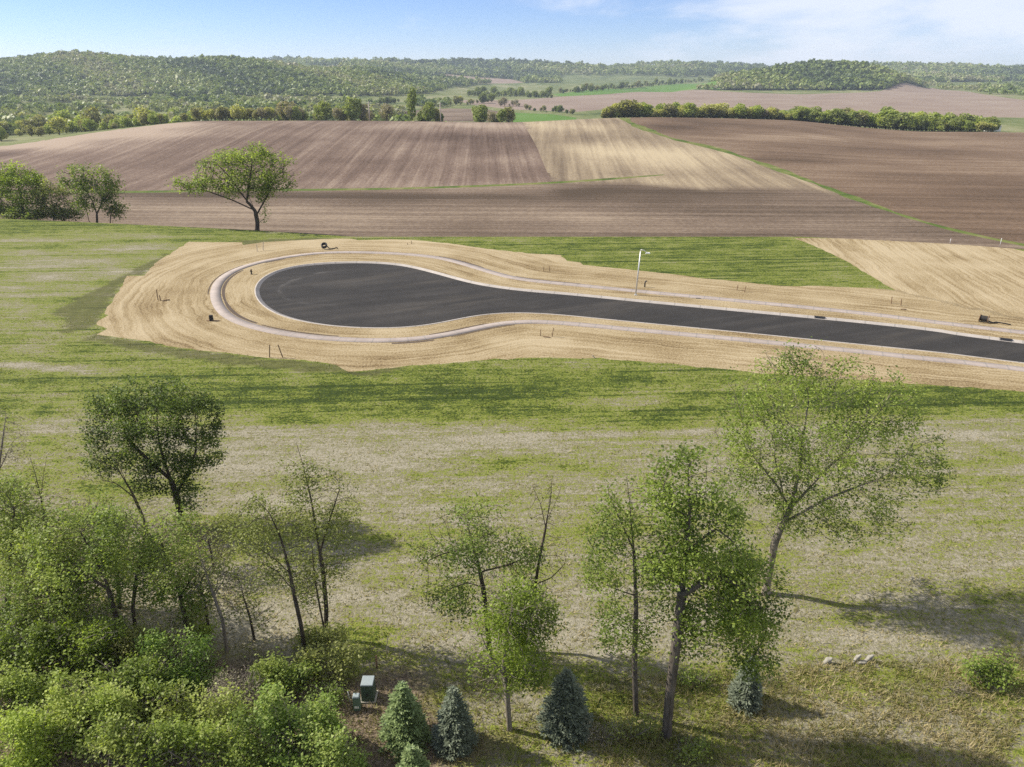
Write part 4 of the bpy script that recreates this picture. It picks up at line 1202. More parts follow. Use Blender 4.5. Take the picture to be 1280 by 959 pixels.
def far_proto(name, H, W, n, size, leaf, seed, th=.22):
    rng = np.random.default_rng(seed)
    V, Fl, ti, E = crown_mesh(rng, H, W, n, size, H * th)
    me = mesh_arr('crown', V, Fl, False, {'tint': ti}); me.materials.append(M[leaf])
    b = MB().tube([(0, 0, -.6), (0, 0, H * th), (rng.normal(0, .3), 0, H * .6)], [.26, .2, .08], 6)
    for q in range(4):
        a = rng.uniform(0, 6.28); b.tube([(0, 0, H * (th * .8)), (math.cos(a) * W * .22, math.sin(a) * W * .22, H * .6)], [.12, .04], 5)
    tm = bpy.data.meshes.new('trunk'); tm.from_pydata(b.v, [], b.f); tm.update(); tm.materials.append(M['bark_dark'])
    return tm, me


def put_far(name, protos, x, y, label, cat, group, rng, h=1.):
    tm, me = protos[rng.integers(len(protos))]
    o = empty(name, (x, y, float(height(x, y))), label, cat, group)
    o.rotation_euler = (0, 0, rng.uniform(0, 6.28)); s = h * rng.uniform(.85, 1.15); o.scale = (s * rng.uniform(.9, 1.15), s * rng.uniform(.9, 1.15), s)
    for nm, d in (('trunk', tm), ('crown', me)):
        c = bpy.data.objects.new(nm, d); COL.objects.link(c); c.parent = o
    return o


PR = {
    'bright': [far_proto('t', 9, 8, 1100, .85, 'far_bright', 1000 + i, .03) for i in range(3)],
    'mid': [far_proto('t', 9, 8, 1100, .85, 'far_mid', 1010 + i, .03) for i in range(3)],
    'yellow': [far_proto('t', 9, 7, 900, .85, 'far_yellow', 1020 + i, .03) for i in range(2)],
    'olive': [far_proto('t', 8.5, 7, 800, .85, 'far_olive', 1030 + i, .03) for i in range(3)],
    'grey': [far_proto('t', 8.5, 7, 700, .75, 'far_grey', 1040 + i, .03) for i in range(2)],
    'dark': [far_proto('t', 8, 8, 1100, .9, 'far_dark', 1050 + i, .03) for i in range(3)],
}
KL = {'bright': 'fresh green', 'mid': 'mid green', 'yellow': 'yellow-green', 'olive': 'olive green', 'grey': 'greyish budding', 'dark': 'dark green'}
rng = np.random.default_rng(77)
# hedgerow along the far side of the bare field
hx = [757, 800, 860, 910, 960, 1010, 1050, 1080, 1110, 1140, 1170, 1200, 1230, 1258]
hh = [1.05, .95, 1.0, .95, 1.0, 1.0, 1.05, 1.08, 1.08, 1.12, 1.12, 1.0, .95, .8]
kinds = ['olive', 'bright', 'yellow', 'mid', 'grey', 'bright', 'yellow', 'mid']
seg = [(757, 850, ['olive', 'yellow', 'olive', 'bright', 'yellow']), (850, 1000, ['yellow', 'olive', 'grey', 'bright', 'yellow']), (1000, 1110, ['bright', 'yellow', 'mid', 'bright', 'olive']), (1110, 1262, ['mid', 'bright', 'bright', 'mid', 'yellow'])]
nm_seg = ['short left end of the hedgerow beyond the pale field', 'pale middle stretch of the hedgerow behind the bare field', 'bright stretch of the hedgerow behind the bare field', 'tall right end of the hedgerow behind the bare field']
for k, (x0, x1, ks) in enumerate(seg):
    xs = np.arange(x0, x1, 5.0)
    for row in range(3 if k > 1 else 2):
        for px in xs + rng.uniform(-2.5, 2.5, len(xs)):
            a = (px - 640) / F / (CP + .43 * SP)
            y = float(ycrest(a)) + 26 + row * 8 + rng.uniform(-3, 3); kd = ks[rng.integers(len(ks))]
            x = a * y
            put_far('hedgerow_tree', PR[kd], x, y, '%s tree in the %s' % (KL[kd], nm_seg[k]), 'tree', 'hedgerow trees, %s, %s' % (KL[kd], nm_seg[k]), rng, float(np.interp(px, hx, hh)) * float(np.clip(rng.lognormal(-.36, .22), .4, 1.05)) * (1 + .06 * row))
            COL.objects[-1].parent.scale.x *= 1.35; COL.objects[-1].parent.scale.y *= 1.35
# thin row on the crest at the upper left
for px in np.r_[np.arange(236, 336, 5.5)] + rng.uniform(-2, 2, 19):
    a = (px - 640) / F / (CP + .43 * SP); y = float(ycrest(a)) + 26 + rng.uniform(-4, 5)
    kd = ['olive', 'yellow', 'olive', 'grey'][rng.integers(4)]
    put_far('crest_tree', PR[kd], a * y, y, '%s tree in the thin row on the crest of the ploughed field' % KL[kd], 'tree', 'row on the crest, ' + KL[kd], rng, rng.uniform(.55, .85))
# bushes along the back of the ploughed field, centre
for px in np.r_[rng.uniform(338, 500, 26), rng.uniform(515, 560, 7), rng.uniform(595, 640, 9)]:
    a = (px - 640) / F / (CP + .43 * SP); y = float(ycrest(a)) + 40 + rng.uniform(0, 40)
    kd = ['mid', 'grey', 'olive', 'mid', 'dark'][rng.integers(5)]
    put_far('field_side_tree', PR[kd], a * y, y, '%s bush-like tree behind the far rim of the ploughed field' % KL[kd], 'tree', 'trees behind the field rim, ' + KL[kd], rng, rng.uniform(.7, 1.25))
o = put_far('poplar', PR['mid'], *(lambda a: (a * 425, 425))((511 - 640) / F / (CP + .43 * SP)), 'upright taller tree rising above the bushes left of the right-hand pole', 'tree', None, rng, 1.0)
o.scale = (.8, .8, 1.9)
# rows in the valley (centre)
VAL = [((468, 132), (500, 128), 9, ['dark', 'mid'], 1.0, 'dark clump beside the valley field'), ((530, 134), (600, 130), 14, ['olive', 'mid', 'yellow'], .8, 'line along the upper side of the valley field'), ((600, 131), (615, 128), 4, ['mid', 'dark'], 1.3, 'round clump above the valley field'), ((625, 133), (650, 134), 6, ['grey'], .9, 'grey thicket above the valley meadow'),
       ((655, 138), (720, 143), 12, ['dark', 'grey', 'olive'], .6, 'dotted line beside the valley meadow'), ((585, 120), (690, 122), 42, ['dark', 'mid', 'mid'], 1.25, 'dark copse on the edge of the distant field'), ((700, 117), (880, 102), 64, ['mid', 'dark', 'olive'], 1.1, 'line along the green field')]
for (p0, p1, n, ks, h, nm) in VAL:
    for t in (np.arange(n) + rng.uniform(.1, .9, n)) / n:
        q = at1(p0[0] + (p1[0] - p0[0]) * t, p0[1] + (p1[1] - p0[1]) * t + rng.uniform(-1, 1)); kd = ks[rng.integers(len(ks))]
        put_far('valley_tree', PR[kd], q[0], q[1], '%s tree in the %s' % (KL[kd], nm), 'tree', 'valley trees, %s, %s' % (KL[kd], nm), rng, h * float(np.clip(rng.lognormal(-.1, .3), .4, 1.5)))
    COL.objects[-1].parent.scale.x *= 1.5
# trees on the low ground beyond the left shoulder of the field
for px in rng.uniform(-40, 245, 125):
    a = (px - 640) / F / (CP + .43 * SP); y = float(ycrest(a)) + rng.uniform(45, 290)
    kd = ['bright', 'olive', 'yellow', 'bright', 'olive'][rng.integers(5)]
    put_far('lowland_tree', PR[kd], a * y, y, '%s tree on the low ground beyond the left shoulder of the ploughed field' % KL[kd], 'tree', 'lowland trees, ' + KL[kd], rng, float(np.clip(rng.lognormal(-.32, .38), .3, 1.35)))
    COL.objects[-1].parent.scale.x *= rng.uniform(1, 1.5)


# ------------------------------------------------------------------ woods seen as one mass
NEAR, FAR = 32, 22   # sprays per crown


def wood(name, label, P, sz, template, seed, tintbase, clump=60.):
    rng = np.random.default_rng(seed); n = len(P); k = template
    z = height(P[:, 0], P[:, 1])
    s = sz * np.clip(rng.lognormal(0, .28, n), .5, 1.8); hz = s * rng.uniform(.8, 1.2, n)
    d = unit(rng.normal(0, 1, (n * k, 3))); d[:, 2] = np.abs(d[:, 2]) * .9 - .12
    S = np.repeat(s, k); H = np.repeat(hz, k); Pz = np.repeat(z, k); q = rng.uniform(.6, 1.05, n * k)
    C = np.c_[np.repeat(P[:, 0], k) + d[:, 0] * q * S * .55, np.repeat(P[:, 1], k) + d[:, 1] * q * S * .55, Pz + H * .4 + d[:, 2] * q * H * .6]
    nr = unit(d + rng.normal(0, .38, d.shape)); a = unit(np.cross(nr, rng.normal(0, 1, d.shape))); b = np.cross(nr, a)
    L = (S * rng.uniform(.14, .27, n * k))[:, None]
    V = np.stack([C - a * L, C + b * L * .8, C + a * L, C - b * L * .8], 1).reshape(-1, 3); Fa = np.arange(4 * n * k).reshape(-1, 4)
    pt = tintbase + .3 * np.sin(P[:, 0] / clump + 2 * np.sin(P[:, 1] / clump / 1.7)) + .12 * np.sin(P[:, 0] / clump * 3.1 + P[:, 1] / clump * 2.3) + rng.normal(0, .16, n)
    ti = np.repeat(pt, k) + rng.normal(0, .07, n * k)
    return tag(link(name, mesh_arr(name, V, Fa, False, {'tint': np.clip(ti, 0, 1)}), M['wood_far']), label, None, None, 'stuff')


def scatter(n, x0, x1, y0, y1, rng):
    y = rng.uniform(y0, y1, n); a = rng.uniform(x0, x1, n)
    return np.c_[a * y, y]


def A(px):
    return (px - 640) / F / (CP + .43 * SP)


rng = np.random.default_rng(5)
P = scatter(36000, A(-420), A(590), 930, 1780, rng); z = height(P[:, 0], P[:, 1])
P = P[(z > -10.5 + rng.uniform(0, 2, len(P))) & ~pip(P, HILLF)]
gapm = np.sin(P[:, 0] / 70 + 2 * np.sin(P[:, 1] / 90)) * np.sin(P[:, 1] / 60)
wood('left_hill_woodland', 'wooded slope filling the left skyline', P, 6.8, NEAR, 1, .46)
P = scatter(9000, A(430), A(700), 1650, 2700, rng); z = height(P[:, 0], P[:, 1]); P = P[(z > -8) & ~pip(P, HILLF)]
wood('middle_ridge_woodland', 'wooded rise around the pale hillside field', P, 9.0, NEAR, 2, .45, 120)
P = scatter(13000, A(-100), A(1420), 2450, 3150, rng); z = height(P[:, 0], P[:, 1]); P = P[z > 0]
wood('far_ridge_woodland', 'long wooded ridge on the horizon', P, 13.0, FAR, 3, .4, 160)
P = scatter(9000, A(810), A(1185), 1290, 1720, rng); z = height(P[:, 0], P[:, 1]); P = P[(z > -8.5) & ~pip(P, FARF) & ~pip(P, GREENF)]
wood('right_hill_woodland', 'rounded wooded knoll above the distant field on the right', P, 8.0, NEAR, 4, .44)
P = scatter(9000, A(1040), A(1500), 1800, 2400, rng); z = height(P[:, 0], P[:, 1]); P = P[(z > -6.5) & (np.sin(P[:, 0] / 90) * np.sin(P[:, 1] / 70) < .5)]
wood('right_slope_woodland', 'wooded slope at the far right horizon', P, 9.0, NEAR, 5, .46, 90)
P = scatter(13000, A(-420), A(640), 470, 1010, rng)
P = P[P[:, 1] > ycrest(P[:, 0] / P[:, 1]) + 90]
c = np.sin(P[:, 0] / 55 + 1.8 * np.sin(P[:, 1] / 70 + 1)) + .8 * np.sin(P[:, 1] / 27 + P[:, 0] / 140) + .35 * np.sin(P[:, 0] / 19)
P = P[(c > np.where(P[:, 0] / P[:, 1] < A(470), -.15, .35) + rng.normal(0, .3, len(P))) & ~pip(P, MIDF) & ~pip(P, MIDG) & ~pip(P, FARF)]
px_, py_ = project(np.c_[P, height(P[:, 0], P[:, 1])])
P = P[(px_ < 560) | (py_ < 128)]
wood('valley_scrub', 'scattered scrub and small woods on the valley floor at left', P, 6.0, NEAR, 7, .6, 40)
P = scatter(1500, A(1150), A(1420), 1100, 1900, rng); P = P[~pip(P, FARF) & (np.sin(P[:, 0] / 60) + np.sin(P[:, 1] / 45) > .3)]
wood('right_valley_scrub', 'loose scrub below the far right wooded slope', P, 7.0, FAR, 8, .6, 50)

# ------------------------------------------------------------------ rough grass in the foreground
rng = np.random.default_rng(9)
n = 90000
Y = rng.uniform(19.5, 33, n); X = rng.uniform(-.95, .95, n) * Y
px_, py_ = project(np.c_[X, Y, np.zeros(n)])
bank = np.interp(px_, [0, 420, 560, 760, 985, 1285], [900, 880, 850, 850, 832, 818])
den = np.where(py_ > bank, np.where(px_ > 740, 1., .35), .05)
den *= .4 + .6 * (np.sin(X * 1.9 + np.sin(Y * 2.3)) * np.sin(Y * 1.7 + X) > -.25)
k = rng.random(n) < den; X, Y, px_, py_ = X[k], Y[k], px_[k], py_[k]; n = len(X)
h = rng.uniform(.1, .38, n); a = rng.uniform(0, 6.28, n); w = rng.uniform(.012, .03, n)
lean = rng.normal(0, .16, (n, 2))
B0 = np.c_[X - np.cos(a) * w, Y - np.sin(a) * w, np.zeros(n)]; B1 = np.c_[X + np.cos(a) * w, Y + np.sin(a) * w, np.zeros(n)]; Tp = np.c_[X + lean[:, 0], Y + lean[:, 1], h]
ti = np.clip(.74 + .22 * np.sin(X * .9 + 1) * np.sin(Y * .8) + rng.normal(0, .16, n) - .18 * (px_ < 900), 0, 1)
tag(link('rough_grass', mesh_arr('rough_grass', np.stack([B0, B1, Tp], 1).reshape(-1, 3), np.arange(3 * n).reshape(n, 3), False, {'tint': ti}), M['grassblade']), 'dry rough grass along the foot of the field', None, None, 'stuff')

# short tufts over the thin lawn
n = 150000
Y = 22 + 58 * rng.random(n)**1.25; X = rng.uniform(-.95, .95, n) * Y
px_, py_ = project(np.c_[X, Y, np.zeros(n)])
cl = np.sin(X * 1.3 + 2 * np.sin(Y * .45)) * np.sin(Y * 2.1 + 1.5 * np.sin(X * .5)) + .7 * np.sin(X * 3.7 + Y * 1.9) * np.sin(Y * 5.3 - X * .8)
k = (rng.random(n) < np.clip(.35 + .45 * cl, .04, 1)) & ~pip(np.c_[X, Y], STRAW); X, Y, px_, py_ = X[k], Y[k], px_[k], py_[k]; n = len(X)
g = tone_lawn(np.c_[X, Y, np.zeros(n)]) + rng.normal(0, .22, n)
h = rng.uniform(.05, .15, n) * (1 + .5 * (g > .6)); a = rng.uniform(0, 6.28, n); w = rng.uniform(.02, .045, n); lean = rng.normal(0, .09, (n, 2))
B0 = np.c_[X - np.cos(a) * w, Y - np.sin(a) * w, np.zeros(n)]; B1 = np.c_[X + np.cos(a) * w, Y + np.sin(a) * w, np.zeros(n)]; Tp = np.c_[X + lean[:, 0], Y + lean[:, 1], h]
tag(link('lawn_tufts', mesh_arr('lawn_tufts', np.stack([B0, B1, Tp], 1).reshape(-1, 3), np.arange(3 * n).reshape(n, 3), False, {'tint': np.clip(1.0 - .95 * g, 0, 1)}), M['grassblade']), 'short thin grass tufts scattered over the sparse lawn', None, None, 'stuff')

# ------------------------------------------------------------------ street furniture and site litter
B = at1(794.5, 369); top = plane(797, 312.5, B[1])[2]
lamp = empty('street_lamp', B, 'single pale street lamp on a slim pole beside the new road', 'street lamp')
MB().tube([(0, 0, 0), (0.12, 0, top * .5), (.24, 0, top - .15)], [.1, .085, .06], 12).build('pole', M['metal'], lamp, True)
MB().box((0, 0, 0), (.34, .34, .05)).build('base_plate', M['metal'], lamp)
MB().tube([(.24, 0, top - .16), (.27, 0, top), (.6, -.06, top - .02), (.95, -.1, top - .22)], [.055, .055, .045, .04], 8).build('arm', M['metal'], lamp, True)
MB().box((1.12, -.12, top - .42), (.6, .24, .13), -.1, .75).build('lamp_head', M['white'], lamp, False, .03)

stakes = [(337, 447, 337, 431, 0, 'upright brown stake, left of the pair on the near straw edge below the turning circle'), (353.5, 447, 347.5, 431, 0, 'brown stake leaning left, right of the pair below the turning circle'),
          (675.5, 420, 676, 412, 0, 'short stake, left of the pair on the near verge where the road narrows'), (690, 421, 692, 410, 0, 'longer stake leaning right, right of the pair where the road narrows'),
          (679.5, 339, 679.5, 333.5, 0, 'left stake of the pair on the far verge before the street lamp'), (687, 339.5, 687, 333, 0, 'right stake of the pair on the far verge before the street lamp'),
          (921, 363, 922.5, 356, 0, 'left stake of the pair on the far verge below the green lawn strip'), (930.5, 365, 932.5, 357.5, 0, 'right stake of the pair on the far verge below the green lawn strip'),
          (1114, 379.5, 1115, 371, 0, 'left stake of the pair near the point of the green lawn'), (1126, 382, 1127, 374, 0, 'right stake of the pair near the point of the green lawn'),
          (509.5, 306, 509, 303.5, 0, 'tiny left stake of the pair on the back rim of the straw'), (514.5, 305, 514, 301, 0, 'tiny right stake of the pair on the back rim of the straw'),
          (321.5, 314.5, 321, 305.5, 0, 'left pale stake of the pair at the upper left of the turning circle'), (329, 313, 329, 302, 0, 'right pale stake of the pair at the upper left of the turning circle'),
          (197.5, 375, 195.5, 362, 0, 'tilted stake on the wide left straw apron'), (201, 376, 199, 369, 0, 'short stake beside the tilted stake on the left straw apron'),
          (744, 448, 740.5, 444, 0, 'pale peg on the near straw edge under the straight road'), (483, 817, 484.5, 795, 1, 'thin yellow marker rod on the grass behind the utility boxes')]
for bx, by, tx, ty, kind, lab in stakes:
    B = at1(bx, by); tp = plane(tx, ty, B[1]) - B
    r = .055 if kind == 0 else .022
    o = MB().box((0, 0, -.15), (r * 2, r * 1.4, .15 + float(np.linalg.norm(tp))), 0, .9).build('stake' if kind == 0 else 'marker_rod', M['wood'] if kind == 0 and 'pale' not in lab else M['pole_wood'], None, False, .006)
    d = Vector((float(tp[0]), float(tp[1]), float(tp[2]))).normalized()
    o.rotation_euler = d.to_track_quat('Z', 'Y').to_euler(); o.location = [float(q) for q in B]
    tag(o, lab, 'stake' if kind == 0 else 'marker rod', 'survey stakes' if kind == 0 else None)
for (p0, p1, lab) in (((203, 377), (212, 375), 'fallen brown stake lying on the left straw apron'), ((679, 421.5), (688, 422.5), 'brown stake lying between the pair where the road narrows'), ((1213 - 87, 387), (1213 - 80, 387.5), 'brown stick lying near the right stake under the green lawn point')):
    a = at1(*p0); b = at1(*p1)
    o = MB().tube([a + [0, 0, .06], (a + b) / 2 + [0, 0, .09], b + [0, 0, .06]], .055, 6).build('fallen_stake', M['wood']); tag(o, lab, 'stake', 'survey stakes')
# coil of black drain pipe
B = at1(406.5, 311.5)
coil = empty('pipe_coil', B, 'black coil of drain pipe with a loose end behind the turning circle', 'pipe coil')
pts_ = [(math.cos(t) * (.36 + .02 * t / 6.28) - .1, .3 * math.sin(t), .38 + math.sin(t) * .26 + .02 * t) for t in np.linspace(0, 6.28 * 3, 60)]
MB().tube(pts_, .09, 8).build('coil', M['black'], coil, True)
MB().tube([(.35, -.1, .5), (.8, -.3, .1), (1.4, .2, .08), (1.75, .0, .25), (2.0, .05, .1)], .075, 8).build('loose_end', M['black'], coil, True)
# standpipe by the kerb
B = at1(314.5, 343)
hyd = empty('standpipe', B, 'small dark standpipe with a rusty cap beside the left kerb', 'standpipe')
MB().lathe((0, 0, -.05), [(.14, 0), (.14, .1), (.09, .12), (.09, .55), (.12, .56), (.12, .62)], 12).build('barrel', M['dark_iron'], hyd, True)
MB().lathe((0, 0, .57), [(.13, 0), (.11, .1), (.04, .16)], 12).build('cap', M['wood'], hyd, True)
MB().tube([(-.18, 0, .38), (.18, 0, .38)], .05, 8).build('outlet', M['dark_iron'], hyd, True)
# cable post at the left of the sidewalk
B = at1(264.5, 401)
post = empty('cable_post', B, 'dark square stub post with a flat base plate left of the sidewalk bend', 'post')
MB().box((0, 0, -.1), (.42, .36, .75), .2, .9).build('post', M['dark_iron'], post, False, .02)
MB().box((.2, -.05, .006), (1.5, .28, .05), -.12).build('base_board', M['wood'], post)
# bent black pipe stub right of the lamp
B = at1(806, 359)
stub = MB().tube([(0, 0, -.1), (-.02, 0, .55), (.06, 0, .78), (.24, 0, .8)], .085, 8).build('pipe_stub', M['black'], None, True); stub.location = [float(q) for q in B]
tag(stub, 'bent black pipe stub standing in the straw right of the street lamp', 'pipe')
# barrel shaped reel with cable on the right verge
B = at1(1229, 402.5)
reel = empty('cable_reel', B, 'round dark cable reel with a trailing cable on the right-hand verge', 'cable reel')
ax = Vector((.75, -.66, 0)).normalized()
c0 = Vector((0, 0, .42))
MB().tube([c0 - ax * .38, c0 + ax * .38], .3, 20).build('drum', M['dark_iron'], reel, False)
for s in (-1, 1):
    MB().tube([c0 + ax * (s * .38), c0 + ax * (s * .44)], .42, 24).build('flange', M['wood'], reel)
MB().tube([c0 + ax * .43, c0 + ax * .47], .16, 14).build('hub', M['white'], reel)
MB().tube([(.4, -.3, .2), (.8, -.4, .07), (1.3, -.2, .07), (1.8, -.6, .07), (2.4, -1.1, .06)], .06, 6).build('cable', M['black'], reel, True)
# kerb inlets
for px, py, lab in ((1028.5, 396.2, 'black kerb inlet grate at the middle of the straight far kerb'), (1249, 422.3, 'black kerb inlet grate at the right end of the far kerb')):
    q = flat([(px, py)])[0]; i = np.linalg.norm(ROAD - q, axis=1).argmin(); p = ROAD[i]; t = ROAD[i + 1] - ROAD[i - 1]; an = math.atan2(t[1], t[0])
    g = empty('kerb_inlet', (p[0], p[1], 0), lab, 'drain grate', 'kerb inlets'); g.rotation_euler = (0, 0, an)
    MB().box((0, -.04, .037), (1.15, .3, .03)).build('hood', M['dark_iron'], g)
    b = MB().box((0, .26, -.1), (1.1, .05, .02)).box((0, .06, -.1), (1.1, .05, .02))
    for k in range(9):
        b.box((-.52 + k * .13, .16, -.1), (.05, .16, .02))
    b.build('grate', M['black'], g)
# white field markers
for px, py, lab in ((1188.5, 299.5, 'thin white marker post at the back edge of the right straw slope'), (1252, 299, 'white marker post in the grass strip at the far right')):
    B = plane(px, py, 119 if px < 1200 else 119.5); gz = float(height(B[0], B[1]))
    o = MB().lathe((0, 0, 0), [(.04, 0), (.04, B[2] - gz + .1), (.02, B[2] - gz + .15)], 8).build('marker_post', M['white'], None, True); o.location = (B[0], B[1], gz); tag(o, lab, 'marker post', 'white marker posts')
# utility boxes
B = at1(461.5, 872)
tb = empty('transformer_box', B, 'dark green pad transformer with a faded grey lid under the olive shrub', 'utility box')
MB().box((0, 0, 0), (.72, .72, .08)).build('pad', M['rock'], tb)
MB().box((0, 0, .08), (.58, .6, .86), .0, .9).build('cabinet', M['green_box_dark'], tb, False, .015)
MB().box((0, .02, .945), (.56, .6, .06), .0, .93).build('lid', M['lid_grey'], tb, False, .015)
MB().box((0, -.305, .4), (.05, .03, .14)).build('latch', M['dark_iron'], tb)
B = at1(447, 886)
pd = empty('cable_pedestal', B, 'narrow light green cable pedestal in front of the transformer', 'utility box')
MB().box((0, 0, 0), (.3, .26, .72), 0, .96).build('housing', M['green_box'], pd, False, .015)
MB().box((0, 0, .725), (.33, .29, .1), 0, .8).build('cap', M['lid_grey'], pd, False, .03)
MB().box((0, -.137, .16), (.2, .012, .12)).build('label_plate', M['white'], pd)
B = at1(439, 882)
o = MB().tube([(0, 0, -.1), (-.04, 0, .4), (-.09, .02, .85)], .022, 6).build('ground_rod', M['metal'], None, True); o.location = [float(q) for q in B]
tag(o, 'thin pale rod leaning left of the light green pedestal', 'rod')
B = at1(471, 835); o = MB().tube([(0, 0, -.1), (.02, 0, .75)], .05, 8).build('timber_post', M['wood'], None, True); o.location = [float(q) for q in B]
tag(o, 'short dark timber post behind the transformer lid', 'post')
# pale stones on the bank
import bmesh
for k, (px, py, s, lab) in enumerate([(1034, 829, (.14, .11, .2), 'upright pale stone on the grass bank, left of the leaning slabs'), (1070, 827, (.1, .08, .25), 'leaning pale slab on the grass bank, left one of two'), (1086, 826, (.13, .1, .21), 'right leaning pale slab on the grass bank'), (1077, 829, (.22, .1, .07), 'low grey slab lying between the two leaning slabs')]):
    r_ = np.random.default_rng(40 + k); b = bmesh.new(); bmesh.ops.create_icosphere(b, subdivisions=3, radius=1)
    for v in b.verts:
        c = v.co.copy(); w = 1 + .12 * math.sin(3.1 * c.x + k) * math.cos(2.7 * c.y + 1) + .08 * math.sin(6 * c.z + 2 * c.x)
        v.co = Vector((math.copysign(abs(c.x)**.7, c.x) * s[0] * w + c.z * .12, math.copysign(abs(c.y)**.7, c.y) * s[1] * w, math.copysign(abs(c.z)**.8, c.z) * s[2] * w + s[2] * .75))
    me = bpy.data.meshes.new('pale_stone'); b.to_mesh(me); b.free(); me.shade_smooth()
    o = link('pale_stone', me, M['rock']); o.location = [float(q) for q in at1(px, py)]; tag(o, lab, 'stone', 'pale stones on the bank')
# power poles behind the crest
for px, ty, lab in ((457.5, 127, 'left of two thin pale power poles behind the crest'), (548.5, 128, 'right of two thin pale power poles behind the crest')):
    a = A(px); Y = 388; B = np.array([a * Y, Y, float(height(a * Y, Y))]); H = plane(px, ty, Y)[2] - B[2]
    g = empty('power_pole', B, lab, 'power pole', 'power poles')
    MB().tube([(0, 0, -.5), (0, 0, H)], [.3, .22], 8).build('pole', M['pole_wood'], g, True)
    MB().box((0, -.2, H - .9), (2.4, .14, .16)).build('crossarm', M['pole_wood'], g)
    for q in (-1.05, 0, 1.05):
        MB().lathe((q, -.2, H - .74), [(.05, 0), (.09, .08), (.05, .2)], 8).build('insulator', M['white'], g)
# small farm shed at the right end of the hedgerow
a = A(1259); Y = 452; B = np.array([a * Y, Y, float(height(a * Y, Y))])
g = empty('farm_shed', B, 'tiny white shed with a grey roof at the right end of the hedgerow', 'shed')
MB().box((0, 0, 0), (7, 5, 3.0)).build('wall', M['white'], g)
MB().box((0, 0, 3.002), (7.6, 5.6, 1.6), 0, .25).build('roof', M['roof'], g)
MB().box((-1.2, -2.54, .003), (1.4, .06, 2.1)).build('door', M['roof'], g); MB().box((1.6, -2.54, 1.1), (1.4, .06, 1.0)).build('window', M['black'], g)

# ------------------------------------------------------------------ air, sky, sun, camera
HZ = MB().box((0, 1950, -32), (9600, 4900, 128)); hz = HZ.build('haze', None); tag(hz, kind='stuff')
hm = bpy.data.materials.new('haze'); hm.use_nodes = True; hm.node_tree.nodes.clear()
ho = hm.node_tree.nodes.new('ShaderNodeOutputMaterial'); hv = hm.node_tree.nodes.new('ShaderNodeVolumePrincipled')
hv.inputs['Color'].default_value = (.72, .83, 1, 1); hv.inputs['Density'].default_value = .00011; hv.inputs['Anisotropy'].default_value = .2
hm.node_tree.links.new(hv.outputs[0], ho.inputs['Volume']); hz.data.materials.append(hm)

SUN_EL = math.radians(39); SUN_AZ = math.atan2(-.978, .21)   # clockwise from +Y
w = bpy.data.worlds.new('World'); SC.world = w; w.use_nodes = True
t = w.node_tree; t.nodes.clear()


def wn(k, **kw):
    n = t.nodes.new(k)
    for a_, b_ in kw.items():
        setattr(n, a_, b_)
    return n


wo = wn('ShaderNodeOutputWorld'); bg = wn('ShaderNodeBackground'); sky = wn('ShaderNodeTexSky', sky_type='NISHITA')
sky.sun_disc = False; sky.sun_elevation = SUN_EL; sky.sun_rotation = SUN_AZ; sky.altitude = 1200; sky.air_density = .9; sky.dust_density = .0; sky.ozone_density = 3.0
tc = wn('ShaderNodeTexCoord'); mp = wn('ShaderNodeMapping'); mp.inputs['Scale'].default_value = (2.6, 2.6, 11)
t.links.new(tc.outputs['Generated'], mp.inputs[0])
nz = wn('ShaderNodeTexNoise'); nz.inputs['Scale'].default_value = 1.6; nz.inputs['Detail'].default_value = 7; nz.inputs['Roughness'].default_value = .58; nz.inputs['Distortion'].default_value = .3
t.links.new(mp.outputs[0], nz.inputs['Vector'])
sx = wn('ShaderNodeSeparateXYZ'); t.links.new(tc.outputs['Generated'], sx.inputs[0])
mr = wn('ShaderNodeMapRange'); t.links.new(sx.outputs[0], mr.inputs[0]); mr.inputs[1].default_value = -.1; mr.inputs[2].default_value = .5; mr.inputs[3].default_value = -.06; mr.inputs[4].default_value = .2
ad = wn('ShaderNodeMath', operation='ADD'); t.links.new(nz.outputs['Fac'], ad.inputs[0]); t.links.new(mr.outputs[0], ad.inputs[1])
hi = wn('ShaderNodeMapRange'); t.links.new(sx.outputs[2], hi.inputs[0]); hi.inputs[1].default_value = .14; hi.inputs[2].default_value = .45; hi.inputs[3].default_value = 0; hi.inputs[4].default_value = .2  # cloud cover thickens above the frame, added unseen as fill light
a2 = wn('ShaderNodeMath', operation='ADD'); t.links.new(ad.outputs[0], a2.inputs[0]); t.links.new(hi.outputs[0], a2.inputs[1]); ad = a2
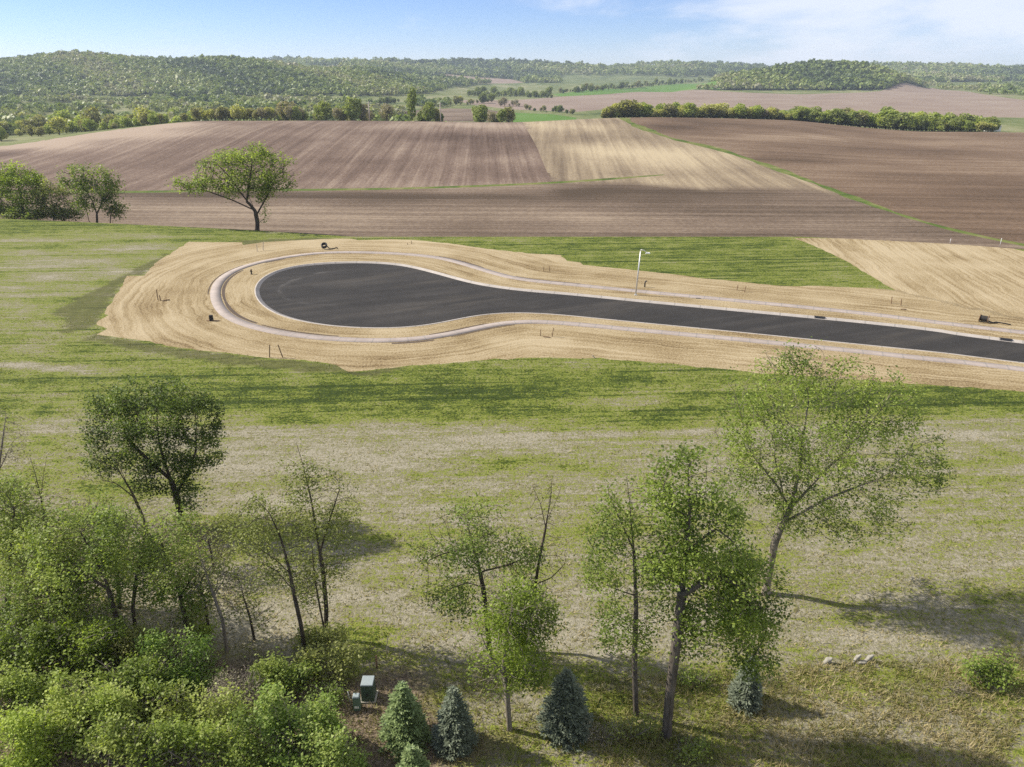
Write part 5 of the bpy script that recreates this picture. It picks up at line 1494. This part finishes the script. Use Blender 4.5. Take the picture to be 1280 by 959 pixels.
cr = wn('ShaderNodeMapRange', interpolation_type='SMOOTHSTEP'); t.links.new(ad.outputs[0], cr.inputs[0]); cr.inputs[1].default_value = .5; cr.inputs[2].default_value = .78; cr.inputs[4].default_value = .8
mx = wn('ShaderNodeMix', data_type='RGBA'); t.links.new(cr.outputs[0], mx.inputs[0]); tn = wn('ShaderNodeMix', data_type='RGBA', blend_type='MULTIPLY'); tn.inputs[0].default_value = 1; t.links.new(sky.outputs[0], tn.inputs[6]); tn.inputs[7].default_value = (.68, .74, .98, 1)
t.links.new(tn.outputs[2], mx.inputs[6]); cc = wn('ShaderNodeMix', data_type='RGBA'); hi2 = wn('ShaderNodeMapRange'); t.links.new(sx.outputs[2], hi2.inputs[0]); hi2.inputs[1].default_value = .1; hi2.inputs[2].default_value = .4
t.links.new(hi2.outputs[0], cc.inputs[0]); cc.inputs[6].default_value = (6.4, 6.7, 7.4, 1); cc.inputs[7].default_value = (7, 7, 7.1, 1); t.links.new(cc.outputs[2], mx.inputs[7])
t.links.new(mx.outputs[2], bg.inputs[0]); bg.inputs[1].default_value = .075; t.links.new(bg.outputs[0], wo.inputs[0])

sun = bpy.data.lights.new('sun', 'SUN'); sun.energy = 4.4; sun.angle = math.radians(.6); sun.color = (1, .925, .81)
so = bpy.data.objects.new('sun', sun); COL.objects.link(so)
sd = Vector((-.978 * math.cos(SUN_EL), .21 * math.cos(SUN_EL), math.sin(SUN_EL)))
so.rotation_euler = sd.to_track_quat('Z', 'Y').to_euler(); so.location = sd * 300

cam = bpy.data.cameras.new('camera'); cam.sensor_width = 36; cam.lens = F / 1280 * 36; cam.clip_start = .5; cam.clip_end = 20000
co = bpy.data.objects.new('camera', cam); COL.objects.link(co); co.location = (0, 0, CH); co.rotation_euler = (math.pi / 2 - PITCH, 0, 0)
SC.camera = co
SC.view_settings.view_transform = 'Standard'; SC.view_settings.look = 'None'; SC.view_settings.exposure = .96; SC.view_settings.gamma = 1
SC.cycles.max_bounces = 5; SC.cycles.diffuse_bounces = 2; SC.cycles.transmission_bounces = 3; SC.cycles.volume_bounces = 0; SC.cycles.transparent_max_bounces = 6
SC.cycles.use_denoising = False
